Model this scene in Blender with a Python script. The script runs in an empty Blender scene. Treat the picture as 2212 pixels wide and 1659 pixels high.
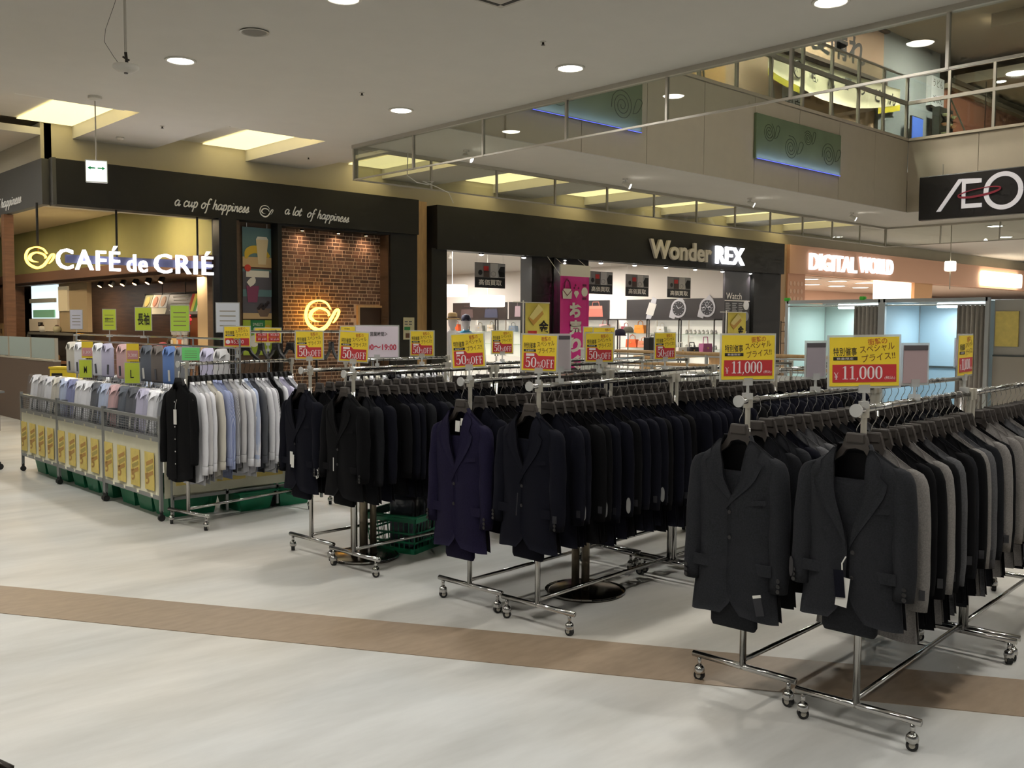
import bpy, math, random
from mathutils import Vector, Matrix
random.seed(11)
S = bpy.context.scene
COL = S.collection
PI = math.pi
# ------------------------------------------------------------------ camera
YAW, PITCH, ROLL = math.radians(46.9), math.radians(3.54), math.radians(-0.3)
fw0 = Vector((math.cos(YAW), math.sin(YAW), 0)); rt0 = Vector((math.sin(YAW), -math.cos(YAW), 0)); up0 = Vector((0, 0, 1))
cf = fw0 * math.cos(PITCH) - up0 * math.sin(PITCH)
cd = cf.cross(rt0)
cr = rt0 * math.cos(ROLL) + cd * math.sin(ROLL)
cdn = -rt0 * math.sin(ROLL) + cd * math.cos(ROLL)
cam = bpy.data.cameras.new('camera')
cam.sensor_width = 36.0; cam.lens = 2084 / 2212 * 36.0
cam.clip_start = 0.05; cam.clip_end = 200
camo = bpy.data.objects.new('camera', cam); COL.objects.link(camo)
cu = -cdn
camo.matrix_world = Matrix(((cr.x, cu.x, -cf.x, 0), (cr.y, cu.y, -cf.y, 0), (cr.z, cu.z, -cf.z, 1.5), (0, 0, 0, 1)))
S.camera = camo
# ------------------------------------------------------------------ world + exposure
W = bpy.data.worlds.new('world'); S.world = W; W.use_nodes = True
W.node_tree.nodes['Background'].inputs[0].default_value = (.98, .99, 1.0, 1)
W.node_tree.nodes['Background'].inputs[1].default_value = 0.26
S.view_settings.view_transform = 'Standard'; S.view_settings.look = 'None'
S.view_settings.exposure = 0.0; S.view_settings.gamma = 1.0
S.view_settings.use_curve_mapping = False
cy = S.cycles; cy.max_bounces = 3; cy.diffuse_bounces = 2; cy.glossy_bounces = 2; cy.use_light_tree = False; cy.transmission_bounces = 2; cy.transparent_max_bounces = 10
cy.caustics_reflective = False; cy.caustics_refractive = False; cy.sample_clamp_indirect = 4; cy.adaptive_threshold = .06; cy.adaptive_min_samples = 12
def area(loc, power, size, color=(1, .93, .82), rot=(0, 0, 0), shape='DISK', size_y=None, spread=180):
    l = bpy.data.lights.new('area_light', 'AREA'); l.energy = power; l.color = color; l.shape = shape; l.size = size
    if size_y: l.size_y = size_y
    l.spread = math.radians(spread)
    o = bpy.data.objects.new('area_light', l); COL.objects.link(o); o.location = loc; o.rotation_euler = rot
    return o
# ------------------------------------------------------------------ materials
def C(r, g, b):
    return tuple(((c / 255) / 12.92 if c / 255 <= .04045 else ((c / 255 + .055) / 1.055) ** 2.4) for c in (r, g, b))
MATS = {}
def mat(name, col=(200, 200, 200), rough=.6, metal=0, emit=0, noise=0, nscale=20, alpha=1, trans=0, coat=0, bump=0, ecol=None, sheen=0, stretch=None, spec=None):
    if name in MATS: return MATS[name]
    m = bpy.data.materials.new(name); m.use_nodes = True; MATS[name] = m
    nt = m.node_tree; b = nt.nodes['Principled BSDF']; c = C(*col)
    b.inputs['Base Color'].default_value = (*c, 1); b.inputs['Roughness'].default_value = rough; b.inputs['Metallic'].default_value = metal
    if emit:
        b.inputs['Emission Color'].default_value = (*(C(*ecol) if ecol else c), 1); b.inputs['Emission Strength'].default_value = emit
    if alpha < 1: b.inputs['Alpha'].default_value = alpha
    if trans: b.inputs['Transmission Weight'].default_value = trans
    if coat: b.inputs['Coat Weight'].default_value = coat
    if sheen: b.inputs['Sheen Weight'].default_value = sheen; b.inputs['Sheen Roughness'].default_value = .5
    if spec is not None: b.inputs['Specular IOR Level'].default_value = spec
    if noise or bump:
        tc = nt.nodes.new('ShaderNodeTexCoord'); mp = nt.nodes.new('ShaderNodeMapping'); n = nt.nodes.new('ShaderNodeTexNoise')
        n.inputs['Scale'].default_value = nscale; n.inputs['Detail'].default_value = 5
        if stretch: mp.inputs['Scale'].default_value = stretch
        nt.links.new(tc.outputs['Object'], mp.inputs[0]); nt.links.new(mp.outputs[0], n.inputs['Vector'])
        if noise:
            r = nt.nodes.new('ShaderNodeValToRGB'); r.color_ramp.elements[0].position = .3; r.color_ramp.elements[1].position = .7
            r.color_ramp.elements[0].color = (*[x * (1 - noise) for x in c], 1); r.color_ramp.elements[1].color = (*[min(1, x * (1 + noise)) for x in c], 1)
            nt.links.new(n.outputs[0], r.inputs[0]); nt.links.new(r.outputs[0], b.inputs['Base Color'])
        if bump:
            bp = nt.nodes.new('ShaderNodeBump'); bp.inputs['Strength'].default_value = bump; bp.inputs['Distance'].default_value = .01
            nt.links.new(n.outputs[0], bp.inputs['Height']); nt.links.new(bp.outputs[0], b.inputs['Normal'])
    return m
def glass(name, col=(230, 240, 235), mixv=.12, rough=.02):
    if name in MATS: return MATS[name]
    m = bpy.data.materials.new(name); m.use_nodes = True; MATS[name] = m; nt = m.node_tree
    for n in list(nt.nodes):
        if n.type == 'BSDF_PRINCIPLED': nt.nodes.remove(n)
    out = [n for n in nt.nodes if n.type == 'OUTPUT_MATERIAL'][0]
    t = nt.nodes.new('ShaderNodeBsdfTransparent'); t.inputs[0].default_value = (*C(*col), 1)
    g = nt.nodes.new('ShaderNodeBsdfGlossy'); g.inputs['Roughness'].default_value = rough
    x = nt.nodes.new('ShaderNodeMixShader'); f = nt.nodes.new('ShaderNodeLayerWeight'); f.inputs[0].default_value = .5
    pw = nt.nodes.new('ShaderNodeMath'); pw.operation = 'POWER'; pw.inputs[1].default_value = 5
    mm = nt.nodes.new('ShaderNodeMath'); mm.operation = 'MULTIPLY_ADD'; mm.inputs[1].default_value = .5; mm.inputs[2].default_value = mixv; mm.use_clamp = True
    nt.links.new(f.outputs['Facing'], pw.inputs[0]); nt.links.new(pw.outputs[0], mm.inputs[0]); nt.links.new(mm.outputs[0], x.inputs[0])
    nt.links.new(t.outputs[0], x.inputs[1]); nt.links.new(g.outputs[0], x.inputs[2]); nt.links.new(x.outputs[0], out.inputs[0])
    return m
# ------------------------------------------------------------------ mesh building
class MB:
    def __init__(s): s.v = []; s.f = []
    def add(s, vs, fs):
        n = len(s.v); s.v += [tuple(v) for v in vs]; s.f += [tuple(i + n for i in f) for f in fs]; return s
    def box(s, x0, x1, y0, y1, z0, z1):
        return s.add([(x0,y0,z0),(x1,y0,z0),(x1,y1,z0),(x0,y1,z0),(x0,y0,z1),(x1,y0,z1),(x1,y1,z1),(x0,y1,z1)],
                     [(0,3,2,1),(4,5,6,7),(0,1,5,4),(1,2,6,5),(2,3,7,6),(3,0,4,7)])
    def obox(s, c, size, M):
        hx, hy, hz = [a / 2 for a in size]; vs = []
        for z in (-hz, hz):
            for x, y in ((-hx,-hy),(hx,-hy),(hx,hy),(-hx,hy)): vs.append(Vector(c) + M @ Vector((x, y, z)))
        return s.add(vs, [(0,3,2,1),(4,5,6,7),(0,1,5,4),(1,2,6,5),(2,3,7,6),(3,0,4,7)])
    def rbox(s, x0, x1, y0, y1, z0, z1, b):            # box with bevelled vertical + horizontal edges
        def ring(z, i): return [(x0+i,y0+b,z),(x0+b,y0+i,z),(x1-b,y0+i,z),(x1-i,y0+b,z),(x1-i,y1-b,z),(x1-b,y1-i,z),(x0+b,y1-i,z),(x0+i,y1-b,z)]
        vs = ring(z0, b*.6) + ring(z0+b, 0) + ring(z1-b, 0) + ring(z1, b*.6)
        fs = [tuple(range(7,-1,-1)), tuple(range(24,32))]
        for r in range(3):
            for i in range(8): j = (i+1) % 8; fs.append((r*8+i, r*8+j, r*8+8+j, r*8+8+i))
        return s.add(vs, fs)
    def cyl(s, p0, p1, r0, r1=None, n=10, cap=True):
        r1 = r0 if r1 is None else r1; p0, p1 = Vector(p0), Vector(p1); d = (p1 - p0).normalized()
        a = d.orthogonal().normalized(); b = d.cross(a); vs = []
        for p, r in ((p0, r0), (p1, r1)):
            for i in range(n): t = 2*PI*i/n; vs.append(p + (a*math.cos(t) + b*math.sin(t))*r)
        fs = [(i, (i+1) % n, n+(i+1) % n, n+i) for i in range(n)]
        if cap: fs += [tuple(range(n-1,-1,-1)), tuple(range(n, 2*n))]
        return s.add(vs, fs)
    def tube(s, pts, r, n=6, closed=False):
        pts = [Vector(p) for p in pts]; m = len(pts); rr = r if isinstance(r, (list, tuple)) else [r]*m
        a = None; vs = []
        for k in range(m):
            d = ((pts[(k+1) % m] - pts[k-1]) if closed else (pts[min(k+1, m-1)] - pts[max(k-1, 0)])).normalized()
            if a is None: a = d.orthogonal().normalized()
            a = (a - d*a.dot(d)).normalized(); b = d.cross(a)
            for i in range(n): t = 2*PI*i/n; vs.append(pts[k] + (a*math.cos(t)+b*math.sin(t))*rr[k])
        fs = []
        for k in range(m if closed else m-1):
            k2 = (k+1) % m
            for i in range(n): j = (i+1) % n; fs.append((k*n+i, k*n+j, k2*n+j, k2*n+i))
        if not closed: fs += [tuple(range(n-1,-1,-1)), tuple(range((m-1)*n, m*n))]
        return s.add(vs, fs)
    def lathe(s, prof, c=(0,0,0), n=14, sx=1, sy=1):
        vs = []; m = len(prof)
        for r, z in prof:
            for i in range(n): t = 2*PI*i/n; vs.append((c[0]+r*sx*math.cos(t), c[1]+r*sy*math.sin(t), c[2]+z))
        fs = [(k*n+i, k*n+(i+1) % n, (k+1)*n+(i+1) % n, (k+1)*n+i) for k in range(m-1) for i in range(n)]
        fs += [tuple(range(n-1,-1,-1)), tuple(range((m-1)*n, m*n))]
        return s.add(vs, fs)
    def prism(s, pts, y0, y1):                          # polygon in xz extruded along y
        n = len(pts); vs = [(x, y0, z) for x, z in pts] + [(x, y1, z) for x, z in pts]
        return s.add(vs, [tuple(range(n)), tuple(range(2*n-1, n-1, -1))] + [(i, i+n, (i+1) % n+n, (i+1) % n) for i in range(n)])
    def sheet(s, g, th):                                # grid of points -> thin closed sheet, th = offset vector
        nu, nv = len(g), len(g[0]); th = Vector(th); vs = [Vector(p) for r in g for p in r]; vs += [p + th for p in vs]; N = nu*nv; fs = []
        for i in range(nu-1):
            for j in range(nv-1):
                a, b, c, d = i*nv+j, i*nv+j+1, (i+1)*nv+j+1, (i+1)*nv+j
                fs += [(a, b, c, d), (d+N, c+N, b+N, a+N)]
        rim = [i*nv for i in range(nu)] + [(nu-1)*nv+j for j in range(1, nv)] + [i*nv+nv-1 for i in range(nu-2, -1, -1)] + [j for j in range(nv-2, 0, -1)]
        for k in range(len(rim)): a, b = rim[k], rim[(k+1) % len(rim)]; fs.append((a, a+N, b+N, b))
        return s.add(vs, fs)
    def grid(s, g):
        nu, nv = len(g), len(g[0])
        return s.add([p for r in g for p in r], [(i*nv+j, i*nv+j+1, (i+1)*nv+j+1, (i+1)*nv+j) for i in range(nu-1) for j in range(nv-1)])
    def ribbon(s, pts, y0=0, y1=-.004, sub=4):          # stroke (x, z, width) in the xz plane, smoothed
        P = smooth_path(pts, sub); n = len(P); vs = []
        for k in range(n):
            a, b = P[max(k-1, 0)], P[min(k+1, n-1)]; dx, dz = b[0]-a[0], b[1]-a[1]; L = math.hypot(dx, dz) or 1
            nx, nz = -dz/L, dx/L; w = P[k][2]/2
            for q in (1, -1):
                for y in (y0, y1): vs.append((P[k][0]+q*nx*w, y, P[k][1]+q*nz*w))
        fs = []
        for k in range(n-1):
            a, b = k*4, k*4+4
            fs += [(a+1, b+1, b+3, a+3), (a, a+2, b+2, b), (a, b, b+1, a+1), (a+2, a+3, b+3, b+2)]
        fs += [(0, 1, 3, 2), ((n-1)*4, (n-1)*4+2, (n-1)*4+3, (n-1)*4+1)]
        return s.add(vs, fs)
    def xform(s, M): s.v = [tuple(M @ Vector(v)) for v in s.v]; return s
    def mesh(s, name, smooth=False):
        m = bpy.data.meshes.new(name); m.from_pydata(s.v, [], s.f); m.update()
        if smooth: m.polygons.foreach_set('use_smooth', [True]*len(m.polygons))
        return m
def smooth_path(pts, sub):
    n = len(pts)
    if n < 3 or sub < 2: return list(pts)
    out = []
    for k in range(n-1):
        p = [pts[max(k-1, 0)], pts[k], pts[k+1], pts[min(k+2, n-1)]]
        for i in range(sub):
            t = i/sub
            out.append(tuple(.5*((2*p[1][a]) + (-p[0][a]+p[2][a])*t + (2*p[0][a]-5*p[1][a]+4*p[2][a]-p[3][a])*t*t + (-p[0][a]+3*p[1][a]-3*p[2][a]+p[3][a])*t**3) for a in range(len(p[0]))))
    out.append(tuple(pts[-1])); return out
def obj(name, mb, m=None, parent=None, loc=None, rot=None, smooth=False):
    me = mb.mesh(name, smooth) if isinstance(mb, MB) else mb
    if m is not None and len(me.materials) == 0: me.materials.append(m)
    o = bpy.data.objects.new(name, me); COL.objects.link(o)
    if m is not None and me.materials[0] is not m:
        o.material_slots[0].link = 'OBJECT'; o.material_slots[0].material = m
    if parent: o.parent = parent
    if loc: o.location = loc
    if rot: o.rotation_euler = rot
    return o
def tag(o, label, cat, group=None):
    o['label'] = label; o['category'] = cat
    if group: o['group'] = group
    return o
def thing(name, label, cat, loc=(0,0,0), rz=0, group=None):
    o = bpy.data.objects.new(name, None); COL.objects.link(o); o.empty_display_size = .05
    o.location = loc; o.rotation_euler = (0, 0, rz); return tag(o, label, cat, group)
def struct(name, mb, m, parent=None, smooth=False):
    o = obj(name, mb, m, parent, smooth=smooth)
    if parent is None: o['kind'] = 'structure'
    return o
def copy_tree(o, parent=None):
    c = o.copy(); COL.objects.link(c)
    if parent: c.parent = parent
    for ch in o.children: copy_tree(ch, c)
    return c
ORD = ['first','second','third','fourth','fifth','sixth','seventh','eighth','ninth','tenth','eleventh','twelfth','thirteenth','fourteenth','fifteenth','sixteenth','seventeenth','eighteenth','nineteenth','twentieth','twenty-first','twenty-second','twenty-third','twenty-fourth','twenty-fifth','twenty-sixth','twenty-seventh','twenty-eighth','twenty-ninth','thirtieth']
# ------------------------------------------------------------------ lettering
TXT = {}
TS = bpy.data.scenes.new('lettering_shop')
def text_mesh(body, h, w=None, ext=0.0, off=0.0, shear=0.0, spacing=1.0, vertical=False, lead=1.0):
    """flat lettering in the xz plane facing -y, lower left corner at the origin; h = total height, w = total width"""
    key = (body, h, w, ext, off, shear, spacing, vertical, lead)
    if key in TXT: return TXT[key]
    c = bpy.data.curves.new('txt', 'FONT'); c.body = '\n'.join(body) if vertical else body
    c.offset = off; c.shear = shear; c.space_character = spacing; c.space_line = lead; c.resolution_u = 3
    if vertical: c.align_x = 'CENTER'
    o = bpy.data.objects.new('txt', c); TS.collection.objects.link(o)
    with bpy.context.temp_override(scene=TS, view_layer=TS.view_layers[0]):
        m = bpy.data.meshes.new_from_object(o.evaluated_get(bpy.context.evaluated_depsgraph_get()))
    bpy.data.objects.remove(o); bpy.data.curves.remove(c)
    xs = [v.co.x for v in m.vertices]; ys = [v.co.y for v in m.vertices]
    x0, x1, y0, y1 = min(xs), max(xs), min(ys), max(ys); sz = h/(y1-y0); sx = (w/(x1-x0)) if w else sz
    vs = [((v.co.x-x0)*sx, 0, (v.co.y-y0)*sz) for v in m.vertices]; fs = [tuple(p.vertices) for p in m.polygons]
    if ext:
        edges = {}
        for f in fs:
            for a, b in zip(f, f[1:]+f[:1]): edges[(a, b)] = 1
        n = len(vs); vs2 = vs + [(x, -ext, z) for x, y, z in vs]
        fs2 = [tuple(i+n for i in f) for f in fs] + [tuple(reversed(f)) for f in fs]
        fs2 += [(a, b, b+n, a+n) for (a, b) in edges if (b, a) not in edges]
        vs, fs = vs2, fs2
    bpy.data.meshes.remove(m)
    me = bpy.data.meshes.new('lettering'); me.from_pydata(vs, [], fs); me.update(); me['w'] = (x1-x0)*sx; TXT[key] = me
    return me
def text(name, body, h, m, parent, loc, rz=0, w=None, **k):
    return obj(name, text_mesh(body, h, w, **k), m, parent, loc, (0, 0, rz))
GL = {  # upright high-contrast numerals and capitals as strokes (x, z, width)
 '0': ([[(.3,.97,.05),(.12,.82,.12),(.09,.5,.17),(.12,.18,.12),(.3,.03,.05),(.48,.18,.12),(.51,.5,.17),(.48,.82,.12),(.3,.97,.05)]], .66),
 '1': ([[(.3,1,.15),(.3,.02,.15)], [(.08,.03,.05),(.52,.03,.05)], [(.08,.86,.04),(.28,.96,.07)]], .6),
 '5': ([[(.14,.94,.12),(.5,.94,.12)], [(.13,.98,.04),(.12,.52,.04)], [(.12,.53,.05),(.3,.62,.06),(.47,.48,.14),(.5,.3,.17),(.43,.1,.12),(.25,.03,.06),(.1,.1,.07),(.1,.2,.1)]], .64),
 'O': ([[(.36,.97,.05),(.14,.8,.12),(.1,.5,.17),(.14,.2,.12),(.36,.03,.05),(.58,.2,.12),(.62,.5,.17),(.58,.8,.12),(.36,.97,.05)]], .76),
 'F': ([[(.2,1,.15),(.2,0,.15)], [(.06,.97,.05),(.58,.97,.05)], [(.57,.99,.05),(.57,.8,.04)], [(.2,.52,.05),(.45,.52,.05)], [(.45,.62,.04),(.45,.42,.04)], [(.06,.03,.05),(.38,.03,.05)]], .66),
 '%': ([[(.18,.98,.04),(.08,.78,.08),(.18,.58,.04),(.28,.78,.08),(.18,.98,.04)], [(.6,.98,.05),(.15,.02,.05)], [(.58,.42,.04),(.48,.22,.08),(.58,.02,.04),(.68,.22,.08),(.58,.42,.04)]], .78),
 ',': ([[(.1,.1,.12),(.12,.04,.1),(.05,-.12,.03)]], .26),
 '¥': ([[(.06,.95,.1),(.3,.5,.1)], [(.55,.95,.05),(.3,.5,.05)], [(.3,.5,.12),(.3,.03,.12)], [(.08,.45,.05),(.52,.45,.05)], [(.08,.28,.05),(.52,.28,.05)], [(.15,.03,.05),(.45,.03,.05)]], .62)}
def didone(s, h, w=None):
    mb = MB(); x = 0
    for ch in s:
        st, adv = GL[ch]
        for k in st: mb.ribbon([(p[0]+x, p[1], p[2]) for p in k], 0, -.001, 5 if len(k) > 2 else 1)
        x += adv
    sx = w/x if w else h
    mb.v = [(a*sx, b, c*h) for a, b, c in mb.v]; return mb
SC = {'a': ([[(.75,.85),(.45,1),(.1,.6),(.15,.1),(.5,.05),(.8,.6),(.85,.95),(.8,.3),(.9,.02),(1.15,.3)]],1.05),'c': ([[(.75,.8),(.5,1),(.12,.6),(.15,.1),(.5,0),(.95,.3)]],.88),
 'u': ([[(0,.6),(.15,.95),(.15,.3),(.3,.02),(.65,.4),(.75,.95),(.72,.3),(.85,.02),(1.1,.3)]],1.02),'p': ([[(.1,.7),(.25,.95),(.2,0),(.1,-.8)],[(.2,.5),(.5,1),(.8,.7),(.7,.2),(.4,0),(.2,.15)]],.95),
 'o': ([[(.5,1),(.12,.6),(.15,.1),(.5,0),(.8,.4),(.75,.85),(.5,1),(.6,.8),(1,.85)]],.92),'f': ([[(.95,1.6),(.7,1.8),(.45,1.4),(.35,.4),(.25,-.6),(.05,-.8)],[(.05,.75),(.8,.85)]],.78),
 'h': ([[(.3,1.75),(.2,.9),(.1,0)],[(.12,.4),(.5,.95),(.72,.75),(.65,.2),(.8,0),(1.05,.3)]],1),'i': ([[(.15,.95),(.12,.25),(.25,0),(.5,.3)],[(.2,1.3),(.24,1.42)]],.5),
 'n': ([[(.1,.7),(.25,.95),(.15,0)],[(.18,.4),(.55,.95),(.75,.75),(.68,.2),(.8,0),(1.05,.3)]],1),'e': ([[(.1,.45),(.6,.65),(.55,.98),(.3,.95),(.1,.5),(.2,.05),(.5,0),(.9,.35)]],.82),
 's': ([[(.05,.15),(.45,1.05),(.5,.5),(.55,.2),(.3,0),(.05,.1)],[(.5,.1),(.8,.3)]],.72),'l': ([[(.3,1.75),(.18,.9),(.12,.2),(.3,0),(.55,.3)]],.5),
 't': ([[(.35,1.5),(.2,.7),(.15,.15),(.35,0),(.6,.3)],[(0,1),(.6,1.05)]],.58),' ': ([],.7)}
def script(s, xh, w=None):
    mb = MB(); x = 0
    for ch in s:
        st, adv = SC[ch]
        for k in st: mb.ribbon([(p[0]+x+p[1]*.25, p[1], .2) for p in k], 0, -.01, 4)
        x += adv
    sx = w/x if w else xh
    mb.v = [(a*sx, b, c*xh) for a, b, c in mb.v]; return mb
def swirl(r, y0=0, y1=-.05):                            # the coffee-cup swirl: two tapering strokes
    a = [(.93,.43,.02),(.6,.85,.12),(0,1,.15),(-.65,.75,.17),(-.93,.1,.18),(-.7,-.55,.22),(0,-.9,.3),(.6,-.65,.26),(1,-.1,.2),(1.3,.35,.18),(1.48,.45,.12),(1.55,.25,.14),(1.35,-.15,.12),(1.1,-.45,.01)]
    b = [(.75,0,.02),(.8,.15,.12),(.55,.4,.16),(0,.5,.2),(-.45,.3,.25),(-.6,-.05,.25),(-.35,-.3,.15),(.1,-.38,.02)]
    return [MB().ribbon([(x*r, z*r, w*r*.72) for x, z, w in k], y0, y1, 5) for k in (a, b)]
# ================================================================== THE HALL
def floor_mat():
    m = bpy.data.materials.new('floor_vinyl'); m.use_nodes = True; nt = m.node_tree; b = nt.nodes['Principled BSDF']
    tc = nt.nodes.new('ShaderNodeTexCoord'); mp = nt.nodes.new('ShaderNodeMapping')
    mp.inputs['Rotation'].default_value = (0, 0, .75); mp.inputs['Scale'].default_value = (.55, 2.4, 1)
    n1 = nt.nodes.new('ShaderNodeTexNoise'); n1.inputs['Scale'].default_value = 1.1; n1.inputs['Detail'].default_value = 6; n1.inputs['Roughness'].default_value = .62
    n2 = nt.nodes.new('ShaderNodeTexNoise'); n2.inputs['Scale'].default_value = .55; n2.inputs['Detail'].default_value = 3
    r1 = nt.nodes.new('ShaderNodeValToRGB'); e = r1.color_ramp.elements
    e[0].position = .32; e[0].color = (*C(186, 184, 178), 1); e[1].position = .66; e[1].color = (*C(216, 214, 209), 1)
    r2 = nt.nodes.new('ShaderNodeValToRGB'); e = r2.color_ramp.elements
    e[0].position = .38; e[0].color = (.93, .96, .98, 1); e[1].position = .64; e[1].color = (1.0, .965, .90, 1)
    mx = nt.nodes.new('ShaderNodeMix'); mx.data_type = 'RGBA'; mx.blend_type = 'MULTIPLY'; mx.inputs[0].default_value = 1
    nt.links.new(tc.outputs['Object'], mp.inputs[0]); nt.links.new(mp.outputs[0], n1.inputs[0]); nt.links.new(tc.outputs['Object'], n2.inputs[0])
    nt.links.new(n1.outputs[0], r1.inputs[0]); nt.links.new(n2.outputs[0], r2.inputs[0])
    nt.links.new(r1.outputs[0], mx.inputs[6]); nt.links.new(r2.outputs[0], mx.inputs[7]); nt.links.new(mx.outputs[2], b.inputs['Base Color'])
    b.inputs['Roughness'].default_value = .42
    return m
FL = struct('floor', MB().box(-25, 60, -25, 45, -.2, 0), floor_mat())
d = Vector((2.77, -4.49, 0)).normalized(); p, q = Vector((1.57, 5.93, 0)), Vector((1.418, 5.366, 0))
z = Vector((0, 0, .003))
st = MB(); a0, a1, b0, b1 = p - d*4, p + d*14, q - d*4, q + d*14
st.add([a0, a1, b1, b0, a0+z, a1+z, b1+z, b0+z], [(0,1,2,3),(7,6,5,4),(0,4,5,1),(1,5,6,2),(2,6,7,3),(3,7,4,0)])
struct('trim_1', st, mat('brown_floor_band', (150, 131, 110), .45, noise=.1, nscale=9, stretch=(1, 3, 1)))
M_ceil = mat('ceiling_paint', (226, 222, 214), .9, noise=.015, nscale=3)
M_cream = mat('cream_wall', (206, 197, 172), .85, noise=.02, nscale=2)
ZC, ZR = 4.22, 4.42
ce = MB()
for r in ((-25, 8.6, -25, 12.6, .35), (8.6, 22.83, 10.58, 12.6, .012), (22.83, 60, -25, 12.6, .012)): ce.box(r[0], r[1], r[2], r[3], ZC, ZC+r[4])
ce.box(-25, 4.7, 15.1, 45, ZC, ZC+.1)
slots = [(.75 + 2.8*k - 2.8, 2.35 + 2.8*k - 2.8) for k in range(10)]
xs = [-25] + [v for s_ in slots for v in s_] + [60]
for k in range(0, len(xs), 2): ce.box(xs[k], xs[k+1], 12.6, 15.1, ZC, ZC+.35)
for a, b in slots: ce.box(a-.05, b+.05, 12.55, 15.1, ZR, ZR+.12)
CE = struct('ceiling', ce, M_ceil)
wb = MB().box(4.75, 60, 15.1, 15.25, 3.2, 4.5)
struct('wall_back', wb, M_cream)
# cove lamps hidden behind the front lip of each ceiling slot
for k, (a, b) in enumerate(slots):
    t = thing('cove_lamp', 'warm cove lamp with added glow panel in the %s ceiling slot along the shop wall' % ORD[k], 'cove lamp', ((a+b)/2, 12.72, ZC+.03), group='cove lamps in the ceiling slots')
    obj('lamp_housing', MB().box(-.66, .66, -.06, .06, 0, .03), mat('white_enamel', (235, 233, 226), .4), t)
    obj('lamp_tube', MB().cyl((-.62, .0, .06), (.62, .0, .06), .02, n=8), mat('cove_tube', (255, 236, 170), emit=8, ecol=(255, 226, 140)), t)
    obj('added_glow_panel', MB().box(.02, .78, -.0, 2.33, .145, .155), mat('lit_recess_glow', (255, 240, 190), emit=1.5, ecol=(255, 238, 176)), t)  # glow panel added in place of lamplight on the recess ceiling
# left: recessed bulkhead above the side passage
struct('wall_left', MB().box(4.7, 4.85, 15.1, 30, 3.86, 4.4), mat('passage_wall', (196, 188, 168), .9))
# ------------------------------------------------------------------ recessed downlights
M_lens = mat('downlight_lens', (255, 250, 238), emit=22); M_ring = mat('downlight_ring', (232, 228, 218), .5)
lens_me = MB().lathe([(.001, -.012), (.115, -.012), (.125, -.004), (.125, 0)], n=20).mesh('lens', True)
ring_me = MB().lathe([(.128, -.002), (.135, -.014), (.155, -.012), (.16, 0)], n=20).mesh('trim_ring', True)
DL = [(4.45, 9.82), (4.6, 7.01), (7.56, 7.2), (7.49, 10.1), (7.6, 4.23), (4.6, 4.0), (4.6, 1.0), (7.6, 1.2), (1.5, 9.8), (1.5, 7.0), (1.5, 4.0), (1.5, 1.0), (-1.5, 1.0), (-1.5, 4.0), (-1.5, 7.0), (4.6, -2), (1.5, -2)]
DLAB = {0: 'round downlight above the hanging round sensor', 1: 'round downlight cut by the top edge left of centre', 2: 'bright round downlight near the middle of the ceiling', 3: 'smaller bright round downlight left of the glass smoke curtain corner', 4: 'round downlight near the top edge on the right of the ceiling'}
for k, (x, y) in enumerate(DL):
    t = thing('downlight', DLAB.get(k, 'recessed round ceiling downlight outside the picture, number %s' % ORD[k]), 'downlight', (x, y, ZC), group='round downlights in the hall ceiling')
    obj('lens', lens_me, M_lens, t); obj('trim_ring', ring_me, M_ring, t)
    l = area((0, 0, -.03), 27, .24, (1, .975, .935), spread=150); l.parent = t
# spots on the ceiling edge along the void
for k, (x, y) in enumerate([(9.92, 11.68), (13.93, 11.83), (17.94, 11.76), (21.96, 11.53)]):
    t = thing('ceiling_spotlight', '%s small white spotlight from the left along the opening edge' % ORD[k], 'spotlight', (x, y, ZC), .6, 'white spotlights along the opening')
    obj('base', MB().cyl((0, 0, 0), (0, 0, -.03), .05, n=12), M_ring, t)
    obj('arm', MB().cyl((0, 0, -.03), (0, -.02, -.1), .012), M_ring, t)
    obj('head', MB().cyl((0, .05, -.08), (-.0, -.09, -.15), .035, .055, 14), M_ring, t, smooth=False)
    obj('bulb', MB().cyl((0, -.09, -.15), (0, -.1, -.155), .045, n=14), M_lens, t)
    l = area((0, -.11, -.17), 22, .1, (1, .96, .9), (math.radians(-20), 0, 0), spread=140); l.parent = t
# other ceiling fittings
t = thing('ceiling_speaker', 'flat round unlit ceiling speaker right of the hanging sensor', 'speaker', (4.52, 8.38, ZC))
obj('rim', MB().lathe([(.12, 0), (.135, -.012), (.12, -.015), (.11, -.004)], n=24), mat('speaker_rim', (190, 186, 176), .35), t)
obj('grille', MB().lathe([(.001, -.008), (.11, -.008), (.11, 0)], n=24), mat('speaker_grille', (128, 124, 116), .7), t)
t = thing('air_conditioner', 'square ceiling air conditioner with dark slots at the top edge', 'air conditioner', (5.2, 5.75, ZC), 0)
obj('panel', MB().box(-.47, .47, -.47, .47, -.03, 0), mat('ac_panel', (196, 190, 178), .5), t)
for a in range(4):
    M = Matrix.Rotation(a*PI/2, 4, 'Z')
    obj('vent_slot', MB().box(-.4, .4, .4, .435, -.034, -.03).xform(M), mat('ac_dark', (45, 42, 38), .7), t)
obj('grille', MB().box(-.3, .3, -.3, .3, -.034, -.03), mat('ac_grille', (120, 114, 104), .6), t)
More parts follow.
